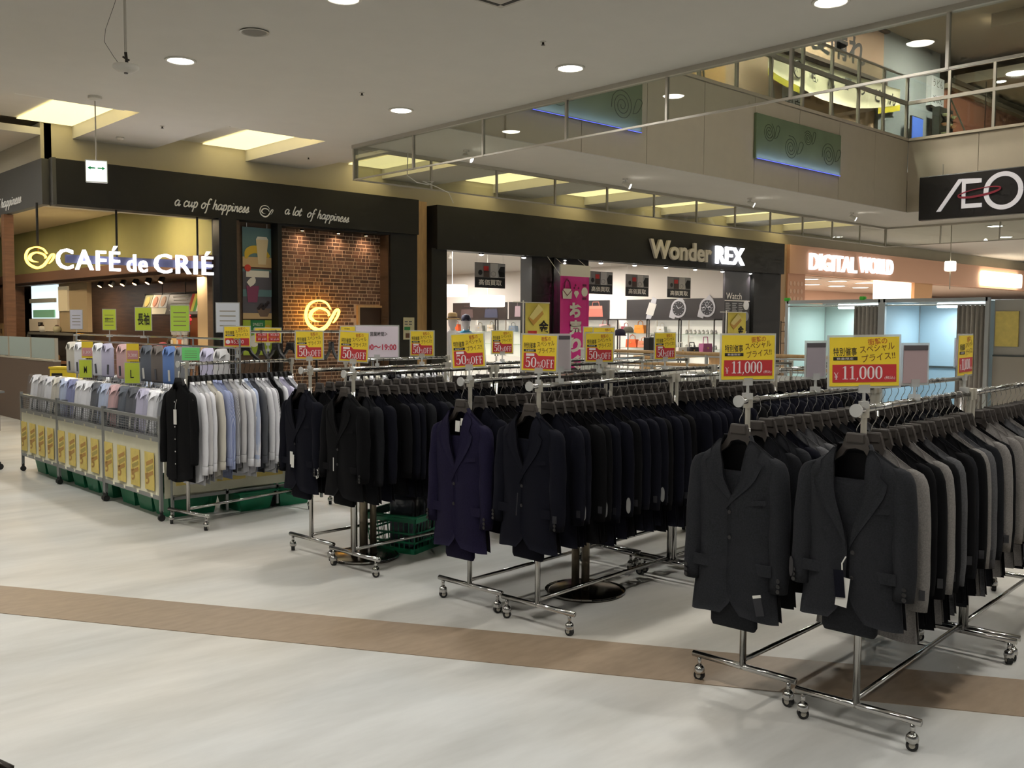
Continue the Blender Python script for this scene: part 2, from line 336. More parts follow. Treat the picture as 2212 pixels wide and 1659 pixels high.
for k, (x, y, l) in enumerate([(6.685, 6.73, 'above the bright middle downlight'), (6.6, 9.67, 'beside the smaller downlight near the curtain corner'), (5.72, 13.24, 'between the two left ceiling slots'), (8.5, 14.0, 'between the second and third ceiling slots')]):
    t = thing('sprinkler', 'tiny ceiling sprinkler head ' + l, 'sprinkler', (x, y, ZC))
    obj('plate', MB().lathe([(.03, 0), (.028, -.006), (.01, -.008)], n=12), M_ring, t); obj('nozzle', MB().lathe([(.01, -.008), (.012, -.03), (.022, -.033), (.001, -.036)], n=10), mat('sprinkler_dark', (60, 55, 48), .4, .6), t)
t = thing('smoke_detector', 'white dome smoke detector above the cafe sign band', 'smoke detector', (5.62, 14.49, ZC))
obj('base', MB().lathe([(.055, 0), (.055, -.02), (.04, -.035), (.001, -.04)], n=16), M_ring, t, smooth=True); obj('chamber', MB().lathe([(.02, -.04), (.02, -.05), (.001, -.052)], n=10), M_ring, t)
area((2.6, 16.5, 4.1), 70, 1.2, (1, .93, .82)); area((2.6, 13.6, 4.15), 30, .8, (1, .95, .88))  # unseen fill lamps added to brighten the side passage and low partition
# hanging sensor on a pole
t = thing('hanging_sensor', 'white round sensor hanging from a thin ceiling pole', 'sensor', (3.2, 8.1, ZC))
obj('pole', MB().cyl((0, 0, 0), (0, 0, -.5), .011, n=10), mat('sensor_pole', (205, 200, 190), .35, .3), t)
obj('joint', MB().cyl((0, 0, -.5), (.01, 0, -.6), .013, n=8).cyl((-.025, 0, -.54), (.03, 0, -.56), .008, n=6), mat('sensor_joint', (70, 66, 60), .4, .5), t)
obj('disc', MB().lathe([(.03, -.6), (.1, -.605), (.104, -.63), (.07, -.655), (.02, -.665), (.001, -.667)], n=24), M_ring, t, smooth=True)
obj('lens_dot', MB().lathe([(.016, -.664), (.016, -.674), (.001, -.676)], n=10), mat('sensor_joint'), t)
obj('wire', MB().tube([(-.04, 0, 0), (-.09, 0, -.15), (-.16, 0, -.35), (-.17, 0, -.45), (-.1, 0, -.55), (-.05, 0, -.61)], .002, 5), mat('sensor_joint'), t)
# emergency exit sign on a wire
t = thing('exit_sign', 'small lit white exit sign with green arrows on a thin rod', 'exit sign', (4.4, 12.1, ZC), math.radians(-20))
obj('ceiling_rose', MB().lathe([(.08, 0), (.08, -.03), (.04, -.05), (.01, -.055)], n=16), M_ring, t)
obj('rod', MB().cyl((0, 0, -.05), (0, 0, -.76), .008, n=8), mat('sensor_pole'), t)
obj('case', MB().rbox(-.125, .125, -.03, .03, -1.03, -.76, .01), mat('white_enamel'), t)
obj('face', MB().box(-.115, .115, -.034, -.03, -1.02, -.775), mat('exit_face', (235, 248, 235), emit=1.6), t)
gm = mat('exit_green', (20, 140, 80), emit=.4)
for s in (-1, 1):
    obj('arrow', MB().prism([(s*.1, -.86), (s*.06, -.835), (s*.065, -.852), (s*.012, -.852), (s*.012, -.868), (s*.065, -.868), (s*.06, -.885)], -.036, -.034), gm, t)
# ------------------------------------------------------------------ glass smoke curtain around the opening
M_steel = mat('painted_steel', (188, 182, 168), .4, .15); M_pane = glass('curtain_glass', (238, 240, 236), .06)
def curtain(label, P0, P1, n, z0=3.69, z1=ZC):
    P0, P1 = Vector(P0), Vector(P1); dr = (P1-P0).normalized(); L = (P1-P0).length
    t = thing('glass_smoke_curtain', label, 'glass curtain', (P0.x, P0.y, z1), math.atan2(dr.y, dr.x), 'hanging glass smoke curtains')
    obj('top_rail', MB().box(0, L, -.045, .045, -.05, 0), M_steel, t)
    obj('bottom_rail', MB().box(0, L, -.012, .012, z0-z1, z0-z1+.022), M_steel, t)
    me = MB().box(-.014, .014, -.02, .02, z0-z1, -.05).mesh('mullion'); pw = L/n
    gl = MB().box(.014, pw-.014, -.003, .003, z0-z1+.022, -.05).mesh('pane')
    for k in range(n+1): obj('mullion', me, M_steel, t, (k*pw, 0, 0))
    for k in range(n): obj('pane', gl, M_pane, t, (k*pw, 0, 0))
    return t
curtain('glass smoke curtain running from the ceiling corner to the top right', (8.45, 12.6), (8.45, -2.4), 10)
curtain('glass smoke curtain parallel to the black shop fronts', (8.5, 12.6), (25.9, 12.6), 12)
curtain('glass smoke curtain below the big black hanging sign', (25.95, 12.6), (25.95, 5.1), 5)
t = tag(obj('white_cable', MB().tube([(9.4, 12.5, 4.22), (9.35, 12.45, 3.85), (9.5, 12.4, 3.75), (9.75, 12.42, 3.74), (9.85, 12.4, 3.8), (9.6, 12.38, 3.78), (9.9, 12.4, 3.72), (10.2, 12.45, 3.66), (10.3, 12.45, 3.5)], .008, 5), mat('white_enamel')), 'thin white cable dangling inside the glass curtain corner', 'cable')
# ------------------------------------------------------------------ upper storey seen through the opening
M_par = mat('parapet_paint', (210, 199, 178), .8, noise=.02, nscale=4)
PW = struct('wall_opening', MB().box(8.6, 22.8, 10.62, 10.8, 4.226, 5.9), M_par)
w = 1.63; pm = MB().box(.006, w-.006, -.03, 0, -.003, 1.66).mesh('panel')
k = 0; x = 22.8 - w
while x > 8.5: obj('panel', pm, M_par, PW, (x, 10.62, 4.23)); x -= w; k += 1
obj('coping', MB().box(8.6, 22.95, 10.56, 10.86, 5.9, 5.96), M_par, PW)
PR = struct('wall_opening_right', MB().box(22.86, 23.0, -8, 10.6, 4.226, 5.9), M_par)
y = 10.6 - w
while y > -4:
    obj('panel', MB().box(22.83, 22.86, y+.006, y+w-.006, 4.23, 5.89), M_par, PR); y -= w
obj('coping', MB().box(22.76, 23.06, -8, 10.7, 5.9, 5.96), M_par, PR)
# planter-like art panels with engraved roses, lit by a blue strip along the foot
M_art = mat('art_panel', (120, 138, 104), .35, noise=.12, nscale=1.5); M_line = mat('art_line', (58, 70, 48), .6); M_led = mat('blue_strip', (95, 105, 255), emit=1.2)
for x0, lab in ((16.24, 'green rose art panel with blue lit foot, right of the two'), (9.55, 'green rose art panel partly hidden by the ceiling edge')):
    t = thing('art_panel', lab, 'art panel', (x0, 10.58, 4.72), group='green rose panels on the parapet')
    obj('board', MB().box(0, 3.26, -.05, -.0, 0, .86), M_art, t)
    obj('light_strip', MB().box(.02, 3.24, -.07, -.062, -.006, .0), M_led, t)
    l = area((1.63, -.1, -.02), 5, 3.2, (.35, .4, 1), (math.radians(165), 0, 0), 'RECTANGLE', .03, 120); l.parent = t
    for cx_, cz_, s_ in ((.45, .55, .2), (1.25, .35, .25), (1.9, .62, .16), (2.75, .38, .27)):
        pts = [(cx_+s_*(.12+.9*i/26)*math.cos(i*.75+cx_), cz_+s_*(.12+.9*i/26)*math.sin(i*.75+cx_)*.95, .012) for i in range(27)]
        obj('rose_line', MB().ribbon(pts, -.05, -.053, 3), M_line, t)
        obj('leaf_line', MB().ribbon([(cx_+s_, cz_-.1, .01), (cx_+s_*1.5, cz_-.05, .012), (cx_+s_*1.9, cz_+.12, .012), (cx_+s_*1.4, cz_+.15, .01), (cx_+s_, cz_-.1, .01)], -.05, -.053, 4), M_line, t)
# guard rail of the upper floor
M_rail = mat('guard_rail_paint', (170, 166, 154), .4, .2); M_rp = glass('guard_glass', (232, 238, 234), .07)
def guard(label, P0, P1, n):
    P0, P1 = Vector(P0), Vector(P1); dr = (P1-P0).normalized(); L = (P1-P0).length; pw = L/n
    t = thing('guard_rail', label, 'guard rail', (P0.x, P0.y, 5.96), math.atan2(dr.y, dr.x), 'upper floor guard rails')
    obj('top_rail', MB().box(0, L, -.02, .02, 1.46, 1.5), M_rail, t); obj('hand_rail', MB().box(0, L, -.035, .035, .82, .9), M_rail, t)
    pm_ = MB().box(-.03, .03, -.03, .03, 0, 1.46).mesh('post'); gm_ = MB().box(.035, pw-.035, -.006, .006, .03, .82).mesh('pane')
    g2 = MB().box(.035, pw-.035, -.006, .006, .92, 1.45).mesh('pane'); sm = MB().tube([(0, .05, .85), (.35, .12, 0)], .02, 6).mesh('strut')
    for k in range(n+1): obj('post', pm_, M_rail, t, (k*pw, 0, 0))
    for k in range(n): obj('pane', gm_, M_rp, t, (k*pw, 0, 0)); obj('pane', g2, M_rp, t, (k*pw, 0, 0))
    for k in range(1, n, 2): obj('strut', sm, M_rail, t, (k*pw, 0, 0))
guard('grey guard rail with glass before the upper floor restaurant', (8.7, 10.7), (22.9, 10.7), 12)
guard('grey guard rail with glass above the black hanging sign', (22.92, 10.7), (22.92, -1.3), 12)
UF = struct('floor_upper', MB().box(8.6, 60, 10.8, 40, 5.0, 5.2).box(23.0, 60, -25, 10.8, 5.0, 5.2), M_par)
struct('ceiling_upper', MB().box(-10, 60, -25, 40, 9.6, 9.75).box(26.5, 60, 9.0, 10.2, 9.25, 9.6).box(30.5, 60, 10.4, 12.8, 8.9, 9.2), mat('upper_ceiling', (178, 168, 150), .9))
struct('wall_upper_left', MB().box(8.3, 8.6, -25, 10.8, 4.57, 5.9).box(4, 8.6, -25, 40, 5.9, 9.7), M_par)
# upper restaurant front, Y = 12.8
YU = 12.8
M_tan = mat('udon_wall', (196, 168, 138), .85, noise=.05, nscale=3)
struct('wall_upper_restaurant', MB().box(17.2, 25.5, YU, YU+.2, 5.2, 9.6), M_tan)
struct('wall_upper_grey', MB().box(25.5, 29.3, YU-.1, YU+.2, 5.2, 9.6), mat('blue_grey_wall', (150, 158, 160), .8))
struct('wall_upper_side', MB().box(8.6, 17.2, YU, YU+.2, 5.2, 9.6), mat('cream_panel', (226, 220, 188), .8))
struct('pillar_upper', MB().box(16.9, 18.3, YU-.12, YU, 5.2, 9.6).box(13.9, 15.2, YU-.06, YU, 5.2, 9.6), mat('orange_wood', (206, 160, 92), .6))
M_ink = mat('black_ink', (24, 22, 22), .6); M_cloth = mat('noren_cloth', (238, 230, 196), .9, bump=.15, nscale=5); M_yel = mat('noren_yellow', (236, 220, 60), .8)
t = thing('restaurant_sign', 'tan upper restaurant sign board with black brushed characters', 'sign', (21.0, YU-.06, 8.15))
obj('board', MB().box(0, 4.7, -.05, .05, 0, 1.3), mat('sign_tan', (190, 160, 132), .7, noise=.04, nscale=6), t)
obj('ledge', MB().box(-.2, 4.75, -.16, .05, -.1, 0), mat('dark_wood_upper', (72, 56, 44), .6), t)
obj('roof_edge', MB().box(3.9, 4.75, -.2, .05, 1.3, 1.36), mat('dark_wood_upper'), t)
text('lettering', '愛晴れ', .78, M_ink, t, (.9, -.056, .16), w=2.75, off=.025)
def noren(x0, x1, zt0, zt1, sag, label, words, yellow_ends):
    t = thing('noren_cloth', label, 'cloth banner', (0, YU-.25, 0)); n = 24; g = []
    for i in range(n+1):
        u = i/n; xx = x0+(x1-x0)*u; zt = zt0+(zt1-zt0)*u; zb = zt-.42-sag*math.sin(PI*u)
        g.append([(xx, -.02+.03*math.sin(u*22), zt+(zb-zt)*j/4) for j in range(5)])
    obj('cloth', MB().sheet(g, (0, .004, 0)), M_cloth, t, smooth=True)
    if yellow_ends:
        for a, b in ((0, .2), (.8, 1.0)):
            gg = []
            for i in range(7):
                u = a+(b-a)*i/6; xx = x0+(x1-x0)*u; zt = zt0+(zt1-zt0)*u; zb = zt-.42-sag*math.sin(PI*u)
                gg.append([(xx, -.028+.03*math.sin(u*22), zb-.0), (xx, -.028+.03*math.sin(u*22), zb-.16)])
            obj('yellow_hem', MB().sheet(gg, (0, .004, 0)), M_yel, t)
    for k, ch in enumerate(words):
        u = .3+.62*k/max(1, len(words)-1); o = text('character', ch, .34, M_ink, t, (x0+(x1-x0)*u-.17, -.065, zt0+(zt1-zt0)*u-.42-(.05 if k < 4 else .1)), off=.02)
    return t
tn = noren(19.75, 26.4, 7.85, 8.05, .42, 'cream cloth banner with six black characters and yellow hems', '武蔵野うどん', True)
obj('round_crest', MB().tube([(21.0+.2*math.cos(i*PI/10), -.06, 7.62+.2*math.sin(i*PI/10)) for i in range(20)], .014, 5, True), M_ink, tn)
text('crest_lettering', '天下', .2, M_ink, tn, (20.85, -.065, 7.53), w=.28)
t = thing('menu_poster', 'white hanging poster with black characters below the cloth banner', 'poster', (20.8, YU-.01, 6.3))
obj('sheet', MB().box(0, .92, -.03, 0, 0, 1.0), mat('poster_white', (226, 230, 232), .6), t)
text('lettering', '国産', .62, M_ink, t, (.08, -.034, .1), w=.34, vertical=True); text('lettering', '自家', .62, M_ink, t, (.5, -.034, .1), w=.34, vertical=True)
t = thing('blue_screen', 'small blue lit screen behind the upper guard rail', 'screen', (26.9, YU-.4, 6.5)); obj('case', MB().box(-.02, .7, 0, .06, -.02, .9), M_ink, t); obj('display', MB().box(0, .68, -.01, 0, 0, .88), mat('screen_blue', (70, 110, 205), emit=.5), t); obj('stand', MB().box(.3, .38, 0, .05, -1.3, 0), M_ink, t)
t = thing('vertical_sign', 'white upright sign with black letters beside the red wall', 'sign', (28.4, YU-.2, 7.95)); obj('panel', MB().box(0, .85, -.06, .1, 0, .85), mat('poster_white'), t)
text('lettering', 'うどん', .22, M_ink, t, (.1, -.064, .56), w=.65); text('lettering', 'ごはん', .22, M_ink, t, (.1, -.064, .1), w=.65)
t = thing('display_case', 'dark glass food display case under the upright white sign', 'display case', (28.3, YU-.55, 5.2)); obj('case', MB().box(0, .95, 0, .2, 0, 2.65), mat('case_dark', (40, 42, 38), .3), t)
for j in range(5):
    for i in range(3): obj('dish', MB().lathe([(.001, 0), (.05, 0), (.1, .06), (.105, .07), (.001, .05)], (.2+.28*i, -.08, 1.3+.27*j), 10), mat('dish_mix%d' % ((i+j) % 2), [(190, 196, 150), (200, 150, 110)][(i+j) % 2], .4), t)
M_red = mat('red_wall', (170, 112, 88), .8, noise=.04, nscale=3)
struct('wall_upper_red', MB().box(29.3, 44, YU-.3, YU+.2, 5.2, 8.55), M_red)
struct('trim_2', MB().box(29.2, 44, YU-.5, YU-.28, 8.55, 8.7), mat('red_eave', (150, 140, 120), .6)); struct('trim_3', MB().box(29.15, 44, YU-.56, YU-.5, 8.68, 8.8), mat('dark_eave', (62, 60, 48), .6))
struct('window_1', MB().box(32.4, 34.9, YU-.34, YU-.3, 5.6, 7.2), mat('lit_window', (255, 236, 190), emit=1.5)); struct('trim_4', MB().box(33.5, 33.7, YU-.37, YU-.34, 5.6, 7.25), M_ink)
t = thing('glowing_lantern', 'red glowing paper lantern beside the upper lit window', 'lantern', (30.7, YU-.9, 6.6)); obj('shade', MB().lathe([(.14, 0), (.2, .1), (.21, .4), (.14, .55)], n=14), mat('lantern_red', (230, 60, 40), emit=1.2), t, smooth=True); obj('cap', MB().lathe([(.3, .55), (.05, .72), (.02, .85)], n=14), mat('lantern_cap', (240, 170, 140), emit=.8), t); obj('core', MB().cyl((0, -.2, .05), (0, -.2, .5), .07, n=8), mat('lantern_core', (255, 230, 200), emit=4), t); obj('cord', MB().cyl((0, 0, .85), (0, 0, 2.3), .01, n=5), M_ink, t)
t = thing('neon_emblem', 'small red glowing flame emblem on the upper red wall', 'neon sign', (36.6, YU-.45, 7.0)); obj('plate', MB().lathe([(.001, -.02), (.2, -.02), (.2, .02), (.001, .02)], n=14).xform(Matrix.Rotation(PI/2, 4, 'X')), mat('neon_plate', (120, 60, 50)), t)
obj('flame', MB().ribbon([(-.1, -.12, .06), (-.14, .02, .07), (-.05, .14, .06), (.0, .0, .07), (.06, .16, .06), (.14, .0, .07), (.1, -.12, .06)], -.03, -.06, 4), mat('neon_red', (255, 60, 40), emit=4), t)
for k, (x, y, l) in enumerate([(23.7, 10.9, 'large oval'), (24.5, 9.2, 'small'), (31.0, 11.6, 'left of a pair of'), (32.0, 11.2, 'right of a pair of')]):
    t = thing('upper_downlight', l + ' upper floor ceiling downlight above the red wall side', 'downlight', (x, y, 9.6 if k < 2 else 8.9)); sc = 2.2 if k == 0 else 1.2
    obj('lens', lens_me, M_lens, t).scale = (sc, sc, 1); obj('trim_ring', ring_me, M_ring, t).scale = (sc, sc, 1)
for x, y, p in ((13, 11.8, 200), (18, 11.5, 220), (22, 11.5, 260), (27, 10.5, 300), (33, 10, 300), (15, 3, 200)): area((x, y, 9.5), p, .6, (1, .93, .8))
# ------------------------------------------------------------------ big hanging sign
t = thing('hanging_sign', 'large black hanging sign with white letters and a red ring', 'sign', (22.3, 10.05, 3.94), math.radians(-90))
obj('panel', MB().rbox(0, 3.75, -.04, .14, 0, 1.0, .02), mat('sign_black', (26, 23, 24), .45, noise=.1, nscale=1), t)
M_w = mat('sign_white', (235, 232, 236), .5, emit=.25)
obj('slash', MB().prism([(.42, .17), (.52, .17), (.98, .82), (1.0, .86), (.9, .86)], -.06, -.04), M_w, t)
e = [(.98, .86), (1.4, .83), (1.4, .74), (1.06, .74), (1.06, .3), (1.42, .29), (1.42, .2), (.98, .2)]
obj('letter', MB().prism(e, -.06, -.04), M_w, t)
obj('letter', MB().ribbon([(1.86+.36*math.cos(2*PI*i/24), .52+.36*math.sin(2*PI*i/24), .1) for i in range(25)], -.04, -.06, 2), M_w, t)
obj('letter', MB().prism([(2.45, .17), (2.54, .17), (2.54, .66), (3.02, .17), (3.1, .17), (3.1, .88), (3.01, .88), (3.01, .36), (2.53, .88), (2.45, .88)], -.06, -.04), M_w, t)
obj('red_ring', MB().ribbon([(1.36+.45*math.cos(2*PI*i/30), .53+.08*math.sin(2*PI*i/30)+.05*math.cos(2*PI*i/30), .035-.015*math.sin(2*PI*i/30)) for i in range(31)], -.062, -.075, 2), mat('sign_red', (150, 40, 60), .5), t)
for xx in (.5, 3.2): obj('hanger_rod', MB().cyl((xx, .05, 1.0), (xx, .05, 1.25), .015, n=8), M_steel, t)
# ================================================================== SHOP FRONTS
R90 = math.radians(-90)
M_black = mat('black_facade', (11, 10, 9), .6, noise=.06, nscale=2); M_rexblk = mat('charcoal_facade', (13, 13, 12), .6, noise=.05, nscale=2)
M_brown = mat('brown_panel', (92, 72, 56), .6, noise=.12, nscale=4, stretch=(1, 1, 6)); M_wood = mat('cafe_wood', (120, 84, 58), .5, noise=.2, nscale=3, stretch=(1, .6, 9))
M_oak = mat('light_oak', (196, 160, 112), .5, noise=.12, nscale=4, stretch=(6, 6, 1)); M_white = mat('white_paint', (236, 232, 224), .7)
M_grey = mat('grey_fascia', (74, 74, 72), .5)
def slab(name, m, *b):
    mb = MB()
    for q in b: mb.box(*q)
    return struct(name, mb, m)
# ---- cafe shell
CF = slab('trim_5', M_black, (4.81, 11.39, 14.8, 15.1, 3.2, 3.86))
slab('trim_6', M_grey, (4.66, 4.76, 14.95, 27, 3.2, 3.86)); slab('trim_7', M_grey, (4.76, 4.81, 14.8, 14.95, 3.19, 3.87))
slab('pillar_cafe', M_black, (7.34, 7.62, 14.8, 15.12, 0, 3.2), (8.41, 8.49, 14.86, 15.4, 0, 3.2), (10.76, 11.39, 14.85, 15.12, 0, 3.2))
slab('trim_8', mat('black_gloss', (22, 22, 24), .2), (7.30, 7.34, 14.78, 15.0, 0, 3.2))
slab('wall_poster', M_brown, (7.62, 8.41, 15.1, 15.2, 0, 3.2)); slab('trim_9', M_oak, (11.39, 11.7, 14.95, 15.12, 0, 3.86)); slab('trim_10', M_brown, (7.62, 7.72, 14.9, 15.1, 0, 3.2))
slab('wall_cafe_green', mat('olive_wall', (168, 164, 108), .8, noise=.05, nscale=2), (7.34, 7.5, 15.12, 40, 2.62, 3.62))
slab('trim_11', mat('brown_header', (116, 84, 66), .6), (7.2, 8.3, 15.12, 40, 2.42, 2.62))
slab('ceiling_cafe', mat('cafe_ceiling', (226, 204, 168), .9), (4.76, 7.4, 15.1, 40, 3.62, 3.75)); slab('ceiling_counter', M_brown, (7.3, 11, 15.4, 40, 2.36, 2.44))
slab('wall_cafe_wood', M_wood, (8.9, 9.05, 15.4, 40, 0, 2.4)); slab('wall_cafe_left', M_wood, (7.3, 7.6, 25.9, 40, 0, 2.42)); slab('wall_cafe_back', M_wood, (-6, 9, 39.8, 40, 0, 3.7))
slab('pillar_passage', M_wood, (4.64, 4.78, 16.75, 16.9, 0, 3.2)); slab('pillar_counter', mat('beige_pillar', (206, 178, 138), .7), (8.0, 8.35, 16.6, 17.1, 0, 2.42)); slab('pillar_counter_dark', M_brown, (7.62, 8.0, 15.3, 15.9, 0, 2.42))
# ---- lettering on the cafe band
M_silver = mat('painted_lettering', (205, 203, 198), .5, emit=.12)
t = thing('script_lettering', 'white script lettering left of the swirl on the black band', 'lettering', (6.56, 14.79, 3.335)); obj('strokes', script('a cup of happiness', .09, 1.27), M_silver, t)
t.rotation_euler = (0, math.radians(.6), 0)
t = thing('script_lettering', 'white script lettering right of the swirl on the black band', 'lettering', (8.5, 14.79, 3.36)); obj('strokes', script('a lot  of happiness', .085, 1.29), M_silver, t); t.rotation_euler = (0, math.radians(2.2), 0)
t = thing('script_lettering', 'white script lettering on the grey side band at the left edge', 'lettering', (4.655, 17.6, 3.31), R90); obj('strokes', script('lot of happiness', .08, 1.7), M_silver, t)
t = thing('swirl_emblem', 'small white cup swirl emblem between the two script phrases', 'emblem', (8.13, 14.79, 3.37))
for k in swirl(.098, 0, -.01): obj('swirl_stroke', k, M_silver, t)
# ---- hanging glowing sign
M_glow = mat('white_glow', (245, 245, 255), emit=4); M_gold = mat('gold_glow', (255, 205, 90), emit=7, ecol=(255, 190, 70))
t = thing('cafe_sign', 'glowing white cafe letters on a hanging bar with gold swirl', 'sign', (4.8, 14.85, 2.27))
obj('bar', MB().box(.15, 2.42, .03, .09, .1, .22), mat('sign_bar', (70, 72, 100), .5), t)
for xx in (-.23, .9, 2.19): obj('pole', MB().cyl((xx, .06, .2), (xx, .06, .94), .017, n=8), M_black, t)
cx_ = 0
for wd, ww, hh in (('CAFÉ', .92, .38), ('de', .31, .27), ('CRIÉ', .97, .38)):
    for q in ('letters',): text(q, wd, hh, M_glow, t, (cx_, .03, 0), w=ww, ext=.06, off=.004, spacing=1.12)
    cx_ += ww+.11
for k in swirl(.155, .03, -.04): k.xform(Matrix.Translation((-.27, 0, .145))); obj('swirl_stroke', k, M_gold, t)
l = area((1.2, -.5, .1), 14, 2.2, (.95, .95, 1), (math.radians(-90), 0, 0), 'RECTANGLE', .2); l.parent = t
# ---- brick niche
M_mort = mat('mortar', (206, 178, 150), .9, noise=.1, nscale=30)
BW = struct('wall_brick', MB().box(8.49, 10.76, 15.16, 15.3, 0, 3.2), M_mort)
BR = [mat('brick_red%d' % i, c, .85, noise=.18, nscale=25) for i, c in enumerate([(104, 76, 60), (88, 64, 50), (120, 90, 72), (76, 55, 44), (98, 68, 52)])]
bricks = []; zz = .03
rnd = random.Random(5); row = 0
while zz < 3.17:
    hgt = .05; x = 8.5 + rnd.choice((0, -.04, -.08))
    while x < 10.74:
        L = rnd.choice((.052, .07, .1, .14, .19, .19)); a, b = max(x, 8.5), min(x+L, 10.75)
        if b-a > .03 and not (zz < 1.84 and b > 10.2): bricks.append((a, b, zz, zz+hgt))
        x += L+.016
    zz += hgt+.0155; row += 1
bricks.sort(key=lambda q: -(q[1]-q[0]) if q[2] > 1.35 else 0)
bcache = {}
for k, (a, b, z0, z1) in enumerate(bricks[:300]):
    key = round(b-a, 3)
    if key not in bcache: bcache[key] = [MB().rbox(0, key, -.007, .002, 0, .05, .003).mesh('brick') for _ in range(5)]
    i = rnd.randrange(5); obj('brick', bcache[key][i], BR[i], BW, (a, 15.16, z0))
rest = MB()
for a, b, z0, z1 in bricks[300:]: rest.box(a, b, 15.153, 15.162, z0, z1)
rest = obj('small_bricks', rest, BR[1], BW); rest['kind'] = 'stuff'; rest.data.materials.clear()
for m in BR: rest.data.materials.append(m)
for p in rest.data.polygons: p.material_index = (p.index//6*7) % 5
slab('ceiling_niche', M_black, (8.49, 10.76, 14.86, 15.3, 3.16, 3.2)); slab('trim_12', M_brown, (10.74, 10.78, 14.9, 15.17, 0, 3.18))
D = slab('door_1', mat('dark_door', (66, 48, 36), .5), (10.24, 10.72, 15.12, 15.16, 0, 1.8)); obj('door_frame', MB().box(10.2, 10.24, 15.1, 15.17, 0, 1.84).box(10.24, 10.74, 15.1, 15.17, 1.8, 1.84), M_oak, D)
for k, x in enumerate((9.0, 9.75, 10.35)):
    t = thing('niche_spotlight', '%s warm spotlight from the left above the brick wall' % ORD[k], 'spotlight', (x, 15.05, 3.16), group='spotlights above the brick wall')
    obj('can', MB().lathe([(.04, 0), (.04, -.03), (.03, -.035)], n=12), M_black, t); obj('bulb', MB().lathe([(.028, -.03), (.028, -.037), (.001, -.038)], n=10), mat('warm_bulb', (255, 200, 140), emit=10), t)
    l = area((0, -.08, -.03), 1.6, .05, (1, .66, .42), (math.radians(14), 0, 0), spread=120); l.parent = t
t = thing('glowing_swirl_sign', 'large glowing gold cup swirl in front of the brick wall', 'neon sign', (9.24, 14.95, 1.63))
for k in swirl(.275, 0, -.05): obj('swirl_stroke', k, M_gold, t)
obj('bracket', MB().box(-.03, .03, .0, .2, -.36, -.24).cyl((0, .05, -1.62), (0, .05, -.25), .02), M_black, t)
l = area((.05, -.05, 0), 1.2, .5, (1, .72, .3), (math.radians(90), 0, 0)); l.parent = t
# ---- drink posters
t = thing('drink_poster', 'tall poster of banana smoothie and berry drink on brown wall', 'poster', (7.86, 15.07, 1.95))
obj('sheet', MB().box(0, .54, 0, .01, 0, 1.17), mat('poster_teal', (96, 128, 134), .5, noise=.08, nscale=2), t)
for xx in (.08, .46): obj('hook', MB().cyl((xx, -.005, 1.17), (xx, -.005, 1.24), .004, n=5), M_silver, t)
obj('print_table', MB().box(0, .54, -.003, 0, .5, .67), mat('print_beige', (206, 176, 132), .5), t); obj('print_edge', MB().box(0, .54, -.004, 0, .47, .5), mat('print_brown', (92, 60, 44)), t)
obj('print_banana', MB().ribbon([(.06, .64, .04), (.1, .75, .12), (.22, .8, .13), (.38, .77, .12), (.5, .68, .05)], -.003, -.006, 4), mat('print_yellow', (214, 180, 62), .5), t)
obj('print_glass', MB().prism([(.29, .55), (.43, .55), (.48, .97), (.25, .97)], -.008, -.005), mat('print_cream', (222, 206, 170), .5), t)
obj('print_foam', MB().prism([(.25, .97), (.48, .97), (.45, 1.02), (.28, 1.02)], -.008, -.005), M_white, t)
obj('print_slate', MB().box(0, .54, -.002, 0, .12, .42), mat('print_slate', (92, 90, 100), .5), t)
obj('print_caption', MB().box(.06, .49, -.006, 0, .33, .44), M_white, t); obj('print_seal', MB().lathe([(.001, -.01), (.06, -.01), (.06, 0)], n=14).xform(Matrix.Translation((.09, -.002, .48)) @ Matrix.Rotation(-PI/2, 4, 'X')), mat('print_red', (206, 70, 54), .5), t)
obj('print_berry_cup', MB().prism([(.09, -.1), (.26, -.1), (.3, .18), (.06, .18)], -.008, -.004), mat('print_berry', (132, 66, 98), .5), t)
obj('print_cream_top', MB().ribbon([(.1, .2, .1), (.18, .27, .12), (.2, .34, .03)], -.006, -.01, 3), M_white, t)
t = thing('drink_poster', 'lower poster of frozen berries and bowl on brown wall', 'poster', (7.86, 15.08, 1.57)); obj('sheet', MB().box(0, .54, 0, .01, 0, .38), mat('print_slate'), t)
obj('print_table', MB().box(0, .54, -.003, 0, 0, .1), mat('print_beige'), t); obj('print_bowl', MB().prism([(.32, .04), (.46, .04), (.53, .18), (.25, .18)], -.007, -.004), mat('print_bowl', (120, 100, 88)), t)
for k in range(9): obj('print_berry', MB().lathe([(.001, -.012), (.03, -.008), (.03, 0)], n=8).xform(Matrix.Translation((.29+.03*k-.06*(k > 5), -.006, .18+.03*(k % 3)+.04*(k > 5))) @ Matrix.Rotation(-PI/2, 4, 'X')), mat('print_dark', (48, 40, 44)), t)
t = thing('menu_poster', 'lime green poster with dark green heading under the drink posters', 'poster', (7.86, 15.08, .95)); obj('sheet', MB().box(0, .54, 0, .01, 0, .6), mat('poster_lime', (164, 186, 60), .5), t)
obj('print_heading', MB().box(.14, .41, -.004, 0, .36, .6), mat('print_green', (44, 128, 76)), t); text('lettering', 'SWEETS', .05, M_white, t, (.18, -.006, .5), w=.19); text('lettering', '限定メニュー', .04, M_white, t, (.19, -.006, .42), w=.17)
obj('print_plate', MB().lathe([(.001, -.004), (.1, -.004), (.1, 0)], n=16).xform(Matrix.Translation((.2, -.002, .24)) @ Matrix.Rotation(-PI/2, 4, 'X')), M_white, t)
